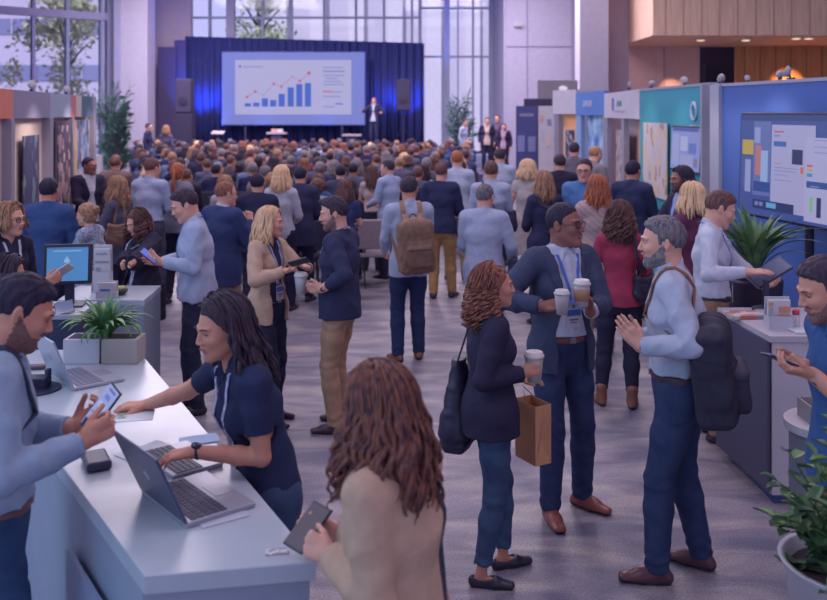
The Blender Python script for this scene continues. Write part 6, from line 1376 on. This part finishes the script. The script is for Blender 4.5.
# brochure holders
def holder(label, c, w, h, d, cards, rz=0):
    t = thing('brochure_holder', label, 'brochure holder', c, R_(rz)); mb = MB(); wm = hard('holder_white', '#a9a6c6', .4)
    mb.box((0, d*.4, h/2), (w, .006, h), wm, R=rotx(.08)); mb.box((0, -d*.3, h*.22), (w, .005, h*.42), wm, R=rotx(.08)); mb.box((-w/2, 0, h*.22), (.004, d*.8, h*.42), wm); mb.box((w/2, 0, h*.22), (.004, d*.8, h*.42), wm); mb.box((0, 0, .003), (w, d*.9, .006), wm); mb.obj('holder', t)
    mb = MB(); mb.box((0, d*.1, h*.5), (w*.9, .02, h*.85), hard('brochure', '#b1adc9', .5), R=rotx(.08)); br = mb.obj('brochures', t)
    mb = MB()
    for (x0, z0, x1, z1, hx) in cards: mb.box((((x0+x1)/2-.5)*w, d*.1-.0135-(.5-(z0+z1)/2)*0+(((z0+z1)/2)-.5)*(-.08)*h*1.0, h*(z0+z1)/2), ((x1-x0)*w, .003, (z1-z0)*h), hard('print_'+hx[1:], hx, .6), R=rotx(.08))
    mb.obj('print', br); return t
holder('tall white brochure rack on the display counter', (W(102, 290, 6.62)[0], 6.62, 1.0), .13, .34, .10, [(.1, .62, .9, .66, '#7f80a4'), (.15, .45, .4, .52, '#8d8eb0'), (.5, .3, .85, .4, '#a58f9c'), (.2, .8, .8, .84, '#8586aa')])
holder('small clear leaflet holder with a blue print on the display counter', (W(108, 297, 6.4)[0], 6.38, 1.0), .14, .12, .07, [(.15, .35, .65, .55, '#5a70b4'), (.2, .2, .8, .27, '#9094b8')])
t = thing('snack_bowl', 'dark bowl of yellow-green snacks on the display counter', 'bowl', (W(124, 290, 6.6)[0], 6.5, 1.0)); mb = MB(); mb.lathe([(.03, 0), (.055, .02), (.06, .04), (.055, .04), (.03, .015)], (0, 0, 0), hard('bowl_dark', '#2b2d4c', .4), 18); mb.obj('bowl', t, smooth=True)
for k, (dx, dy) in enumerate(((-.02, 0), (.02, .01), (.0, -.02))): mb = MB(); mb.ball((0, 0, 0), (.024, .018, .018), hard('snack_lime', '#a3a860', .5), 7); tag(mb.obj('fruit', loc=(t.location.x+dx, t.location.y+dy, 1.045+.002*k), smooth=True), 'small yellow-green fruit in the dark bowl', 'fruit', 'fruit in the dark bowl')
# plants
def blades(name, label, c, n, L, w, col, col2, seed, spread=.8, pot=None, cat='plant', stem=0):
    rng = random.Random(seed); t = thing(name, label, cat, c); V = []; F = []
    for i in range(n):
        a = rng.uniform(0, 2*pi); lean = rng.uniform(.1, spread); l = L*rng.uniform(.6, 1); ww = w*rng.uniform(.7, 1.2); d = np.array((cos(a), sin(a), 0)); sd = np.array((-sin(a), cos(a), 0)); k = len(V); base = d*rng.uniform(0, .03)+np.array((0, 0, stem*rng.random())); m = 8
        for j in range(m+1):
            u = j/m; ang = lean*(.4+1.3*u*u); p = base+d*l*u*sin(ang)+np.array((0, 0, l*u*cos(ang*.8))); wd = ww*math.sin(pi*min(1, u*.92+.08))**.6*.5
            V += [p-sd*wd, p+sd*wd+np.array((0, 0, .0)), p+np.array((0, 0, -wd*.35))]
        for j in range(m): q = k+3*j; F += [(q, q+2, q+5, q+3), (q+2, q+1, q+4, q+5)]
    me = raw_mesh('leaves', V, F, [mat('leaf_green', col, .45, var=.2, scale=12, bump=0, hex2=col2)]); mkobj('foliage', me, t)
    if pot: pot(t)
    return t
def pot1(t):
    for k, x in enumerate((-.10, .10)):
        mb = MB(); mb.box((x, 0, -.055), (.19, .15, .13), hard('pot_white' if k == 0 else 'pot_taupe', '#a9a7c4' if k == 0 else '#9b919c', .7)); mb.box((x, 0, .006), (.16, .12, .01), hard('soil', '#3a2f3c', .9)); mb.obj('pot', t, bevel=.006)
blades('potted_plant', 'green leafy plant in white and taupe square pots on the reception counter', (W(103, 340, 4.75)[0], 4.78, 1.12), 95, .24, .03, '#5f8a52', '#2f5a44', 5, 1.15, pot1)
def pot2(t):
    mb = MB(); mb.lathe([(.14, -1.05), (.20, -.02), (.20, 0), (.17, 0), (.16, -.06)], (0, 0, 0), hard('planter_dark', '#2a2440', .4), 24); mb.obj('planter', t, smooth=True)
blades('potted_plant', 'large sword-leaved plant in a tall dark planter under the big monitor', (W(755, 280, 6.75)[0], 6.75, 1.07), 60, .60, .055, '#5d7f54', '#2c4a44', 8, .75, pot2)
def palm_tree(label, px, Y, z0, z1, R, n, seed, col='#4d7568', col2='#2c4c58'):
    rng = random.Random(seed); t = thing('potted_palm', label, 'plant', (at(px, Y), Y, 0)); mb = MB(); st = hard('palm_stem', '#55506a', .8)
    V = []; F = []
    for i in range(n):
        a = rng.uniform(0, 2*pi); zc = rng.uniform(z0*.5, z1*.75); top = np.array((cos(a)*R*rng.uniform(.4, 1), sin(a)*R*rng.uniform(.4, 1), min(z1, zc+rng.uniform(.2, .9)))); b = np.array((0, 0, zc*.6)); mid = (b+top)/2+np.array((0, 0, .25)); P = [b, mid, top, top+np.array((cos(a)*.25, sin(a)*.25, -.25))]
        mb.tube(P, [.02, .012, .008, .003], st, 5)
        for u in np.linspace(.25, 1, 13):
            p = P[0]*(1-u)**2+2*mid*u*(1-u)+top*u*u; t_ = nrm(top-b)
            for sg in (-1, 1):
                dd = nrm(np.cross(t_, (0, 0, 1))*sg+t_*.5+np.array((0, 0, rng.uniform(-.5, .2)))); l = rng.uniform(.2, .38); k = len(V); q = np.cross(dd, t_)*.02+t_*.03
                V += [p, p+dd*l*.5+q, p+dd*l, p+dd*l*.5-q]; F.append((k, k+1, k+2, k+3))
    mb.obj('stems', t); mkobj('foliage', raw_mesh('fronds', V, F, [mat('leaf_palm', col, .6, var=.2, scale=5, bump=0, hex2=col2)]), t)
    mb = MB(); mb.lathe([(.22, 0), (.3, .5), (.26, .5), (.25, .45)], (0, 0, 0), hard('palm_pot', '#4a4666', .6), 20); mb.obj('pot', t, smooth=True)
palm_tree('tall leafy palm beside the glass wall at the left', 114, 24, 1.0, 3.0, .42, 46, 4)
palm_tree('slender indoor tree in front of the right-hand windows', 460, 31, 1.0, 3.0, .6, 34, 9, '#4f6a74', '#33506a')
# papers, leaflets and small items on the reception counter
PW = hard('paper', '#b3b7d6', .6)
lf = box_thing('leaflet', 'white leaflet with a coloured photo passed across the counter', 'leaflet', W(132, 416, 3.62), (.17, .13, .003), PW, .2)
mb = MB(); mb.box((-.045, .0, .0025), (.045, .05, .002), picture('leaflet_pic', ['#5c8a7c', '#8c5a5c', '#aeb2c8'], 30)); mb.obj('printed_photo', lf)
box_thing('card_reader', 'black card terminal on the counter beneath the phone', 'card terminal', (W(100, 456, 3.4)[0], 3.36, 1.02), (.09, .15, .035), hard('terminal_black', '#1f2440', .4), .5, bevel=.01)
box_thing('paper_sheet', 'grey leaflet lying flat near the front of the counter', 'leaflet', (-.66, 2.98, 1.002), (.16, .21, .003), hard('paper_grey', '#9aa0c4', .6), .6)
box_thing('business_card', 'small printed card at the front right edge of the counter', 'card', W(283, 555, 2.68)*np.array((1, 1, 0))+np.array((-.02, .02, 1.002)), (.07, .04, .002), picture('card_print', ['#b3b6d0', '#8a7f9c', '#b3b6d0', '#7680b4'], 60), .2)
box_thing('paper_sheet', 'white sheet under the hand of the woman in navy polo', 'paper', (-.98, 3.45, 1.002), (.2, .28, .003), PW, .9)
box_thing('paper_sheet', 'blue-printed leaflet beside the second laptop', 'leaflet', (-.86, 3.62, 1.003), (.15, .1, .003), hard('paper_blue', '#7f97cc', .6), .4)
box_thing('paper_sheet', 'sheet of paper left of the silver laptop', 'paper', (-2.1, 4.5, 1.002), (.21, .29, .003), PW, .3)
box_thing('sunglasses_case', 'small dark case on the paper behind the silver laptop', 'case', (-1.95, 4.62, 1.012), (.12, .05, .02), hard('case_brown', '#4a4250', .5), .2, bevel=.008)
# right counter items
holder('white leaflet stand with orange print on the right counter', (W(779, 320, 5.48)[0], 5.48, 1.0), .15, .19, .10, [(.5, .55, .95, .72, '#c07a66'), (.45, .35, .9, .48, '#b98a80'), (.08, .75, .25, .85, '#b58a5c'), (.1, .5, .25, .7, '#9a94ae')])
t = thing('spray_bottle', 'white bottle with a red cap beside the leaflet stand', 'bottle', (W(796, 322, 5.5)[0], 5.5, 1.0)); mb = MB(); mb.lathe([(.022, 0), (.024, .01), (.024, .075), (.018, .085)], (0, 0, 0), hard('bottle_white', '#a9a4bd', .4), 16); mb.obj('bottle_body', t, smooth=True); mb = MB(); mb.lathe([(.021, .083), (.021, .108), (.016, .112)], (0, 0, 0), hard('cap_red', '#b0304c', .4), 16); mb.obj('cap', t, smooth=True)
box_thing('brochure_stack', 'stack of brochures with a reddish cover on the right counter', 'brochures', (W(742, 309, 5.85)[0], 5.80, 1.012), (.22, .16, .024), picture('brochure_red', ['#a89cb4', '#9c5a58', '#b0a6b8', '#77708c'], 14), .1)
box_thing('brochure_stack', 'low stack of grey brochures next to the reddish ones', 'brochures', (W(760, 308, 5.95)[0]+.05, 5.86, 1.01), (.20, .14, .02), hard('brochure_grey', '#8f8ba8', .5), -.1)
box_thing('booklet', 'white booklet on the right edge of the right counter', 'booklet', (W(806, 330, 5.45)[0], 5.42, 1.006), (.22, .13, .012), PW, .1)
box_thing('booklet', 'dark teal folder beside the white booklet', 'folder', (W(822, 333, 5.4)[0]+.03, 5.37, 1.014), (.14, .09, .008), hard('folder_teal', '#2f5a8c', .5), .3)
cup('white paper cup on the far end of the right counter', (W(741, 268, 6.9)[0], 6.9, 1.35), 1.2, None) if False else None
# side table with basket, planter and flowers at lower right
t = thing('side_table', 'rounded white table with a grey fabric panel at the right edge', 'table', (1.99, 4.2, 0)); arc = [(.25*cos(a), .22*sin(a)) for a in np.linspace(0, 2*pi, 33)[:-1]]
mb = MB(); mb.prism(arc, .84, .88, hard('table_white', '#a49db6', .4)); mb.obj('tabletop', t, bevel=.004); mb = MB(); mb.prism([(x*.9, y*.9) for x, y in arc], .44, .84, hard('fabric_panel', '#6a6480', .85)); mb.obj('modesty_panel', t)
mb = MB(); mb.prism([(x*.4, y*.4) for x, y in arc], 0, .45, hard('table_foot', '#a49db6', .4)); mb.obj('base', t)
t = thing('basket', 'grey open box on the rounded white table', 'box', (1.96, 4.2, .88)); gm = hard('basket_grey', '#837a8c', .8); mb = MB(); w, d, h = .26, .17, .085
for a in ((0, -d/2, h/2, w, .008, h), (0, d/2, h/2, w, .008, h), (-w/2, 0, h/2, .008, d, h), (w/2, 0, h/2, .008, d, h), (0, 0, .004, w, d, .008)): mb.box(a[:3], a[3:], gm)
mb.obj('box_body', t)
t = thing('planter', 'tall white planter with glossy dark leaves and a few white flowers at the lower right', 'planter', (1.47, 3.0, 0)); mb = MB(); mb.lathe([(.13, 0), (.22, .80), (.24, .82), (.22, .82), (.20, .76)], (0, 0, 0), hard('planter_white', '#9a96b2', .5), 28); mb.obj('pot', t, smooth=True)
mb = MB(); mb.lathe([(.2, .765), (.2, .78)], (0, 0, 0), hard('soil', '#3a2f3c', .9), 28); mb.obj('soil', t)
rng = random.Random(6); V = []; F = []; mb = MB(); st = hard('stem_green', '#46603f', .7)
for i in range(46):
    a = rng.uniform(0, 2*pi); R = rng.uniform(.08, .33); top = np.array((cos(a)*R-.02, sin(a)*R*.7, .80+rng.uniform(-.05, .46)*(1.2-R))); b = np.array((cos(a)*.06, sin(a)*.06, .76)); mid = (b+top)/2+np.array((0, 0, .08)); mb.tube([b, mid, top], [.006, .004, .002], st, 5)
    for j in range(9):
        u = .3+.7*j/8; p = b*(1-u)**2+2*mid*u*(1-u)+top*u*u; aa = rng.uniform(0, 6.3); d = nrm((cos(aa), sin(aa), rng.uniform(-.1, .7))); s_ = nrm(np.cross(d, (.2, .1, 1))); up = np.cross(s_, d)*.012; l = rng.uniform(.06, .10); k = len(V)
        V += [p, p+d*l*.3-s_*.020+up, p+d*l*.7-s_*.018+up, p+d*l, p+d*l*.7+s_*.018+up, p+d*l*.3+s_*.020+up]; F += [(k, k+1, k+2, k+3), (k, k+3, k+4, k+5)]
mb.obj('stems', t); mkobj('foliage', raw_mesh('leaves', V, F, [mat('leaf_glossy', '#587a50', .4, var=.2, scale=10, bump=0, hex2='#22413c')]), t)
for i, (x, y, z) in enumerate(((-.03, -.12, 1.02), (.08, -.15, .93), (.02, -.1, 1.12), (.12, -.05, 1.2))):
    mb = MB()
    for k in range(6): a = k*pi/3; mb.ball((x+.014*cos(a), y-.005, z+.014*sin(a)), (.012, .006, .012), hard('petal', '#b5adc0', .6), 5)
    mb.ball((x, y-.008, z), .006, hard('pistil', '#b5955c', .6), 5); mb.obj('flower', t, smooth=True)
ctn = box_thing('carton', 'white carton with a yellow top among the leaves of the planter', 'carton', (1.50, 2.90, .845), (.10, .08, .13), hard('carton_white', '#a5a5b4', .6), .2)
mb = MB(); mb.box((0, 0, .085), (.104, .084, .04), hard('carton_yellow', '#b98a3c', .6)); mb.obj('yellow_top', ctn)
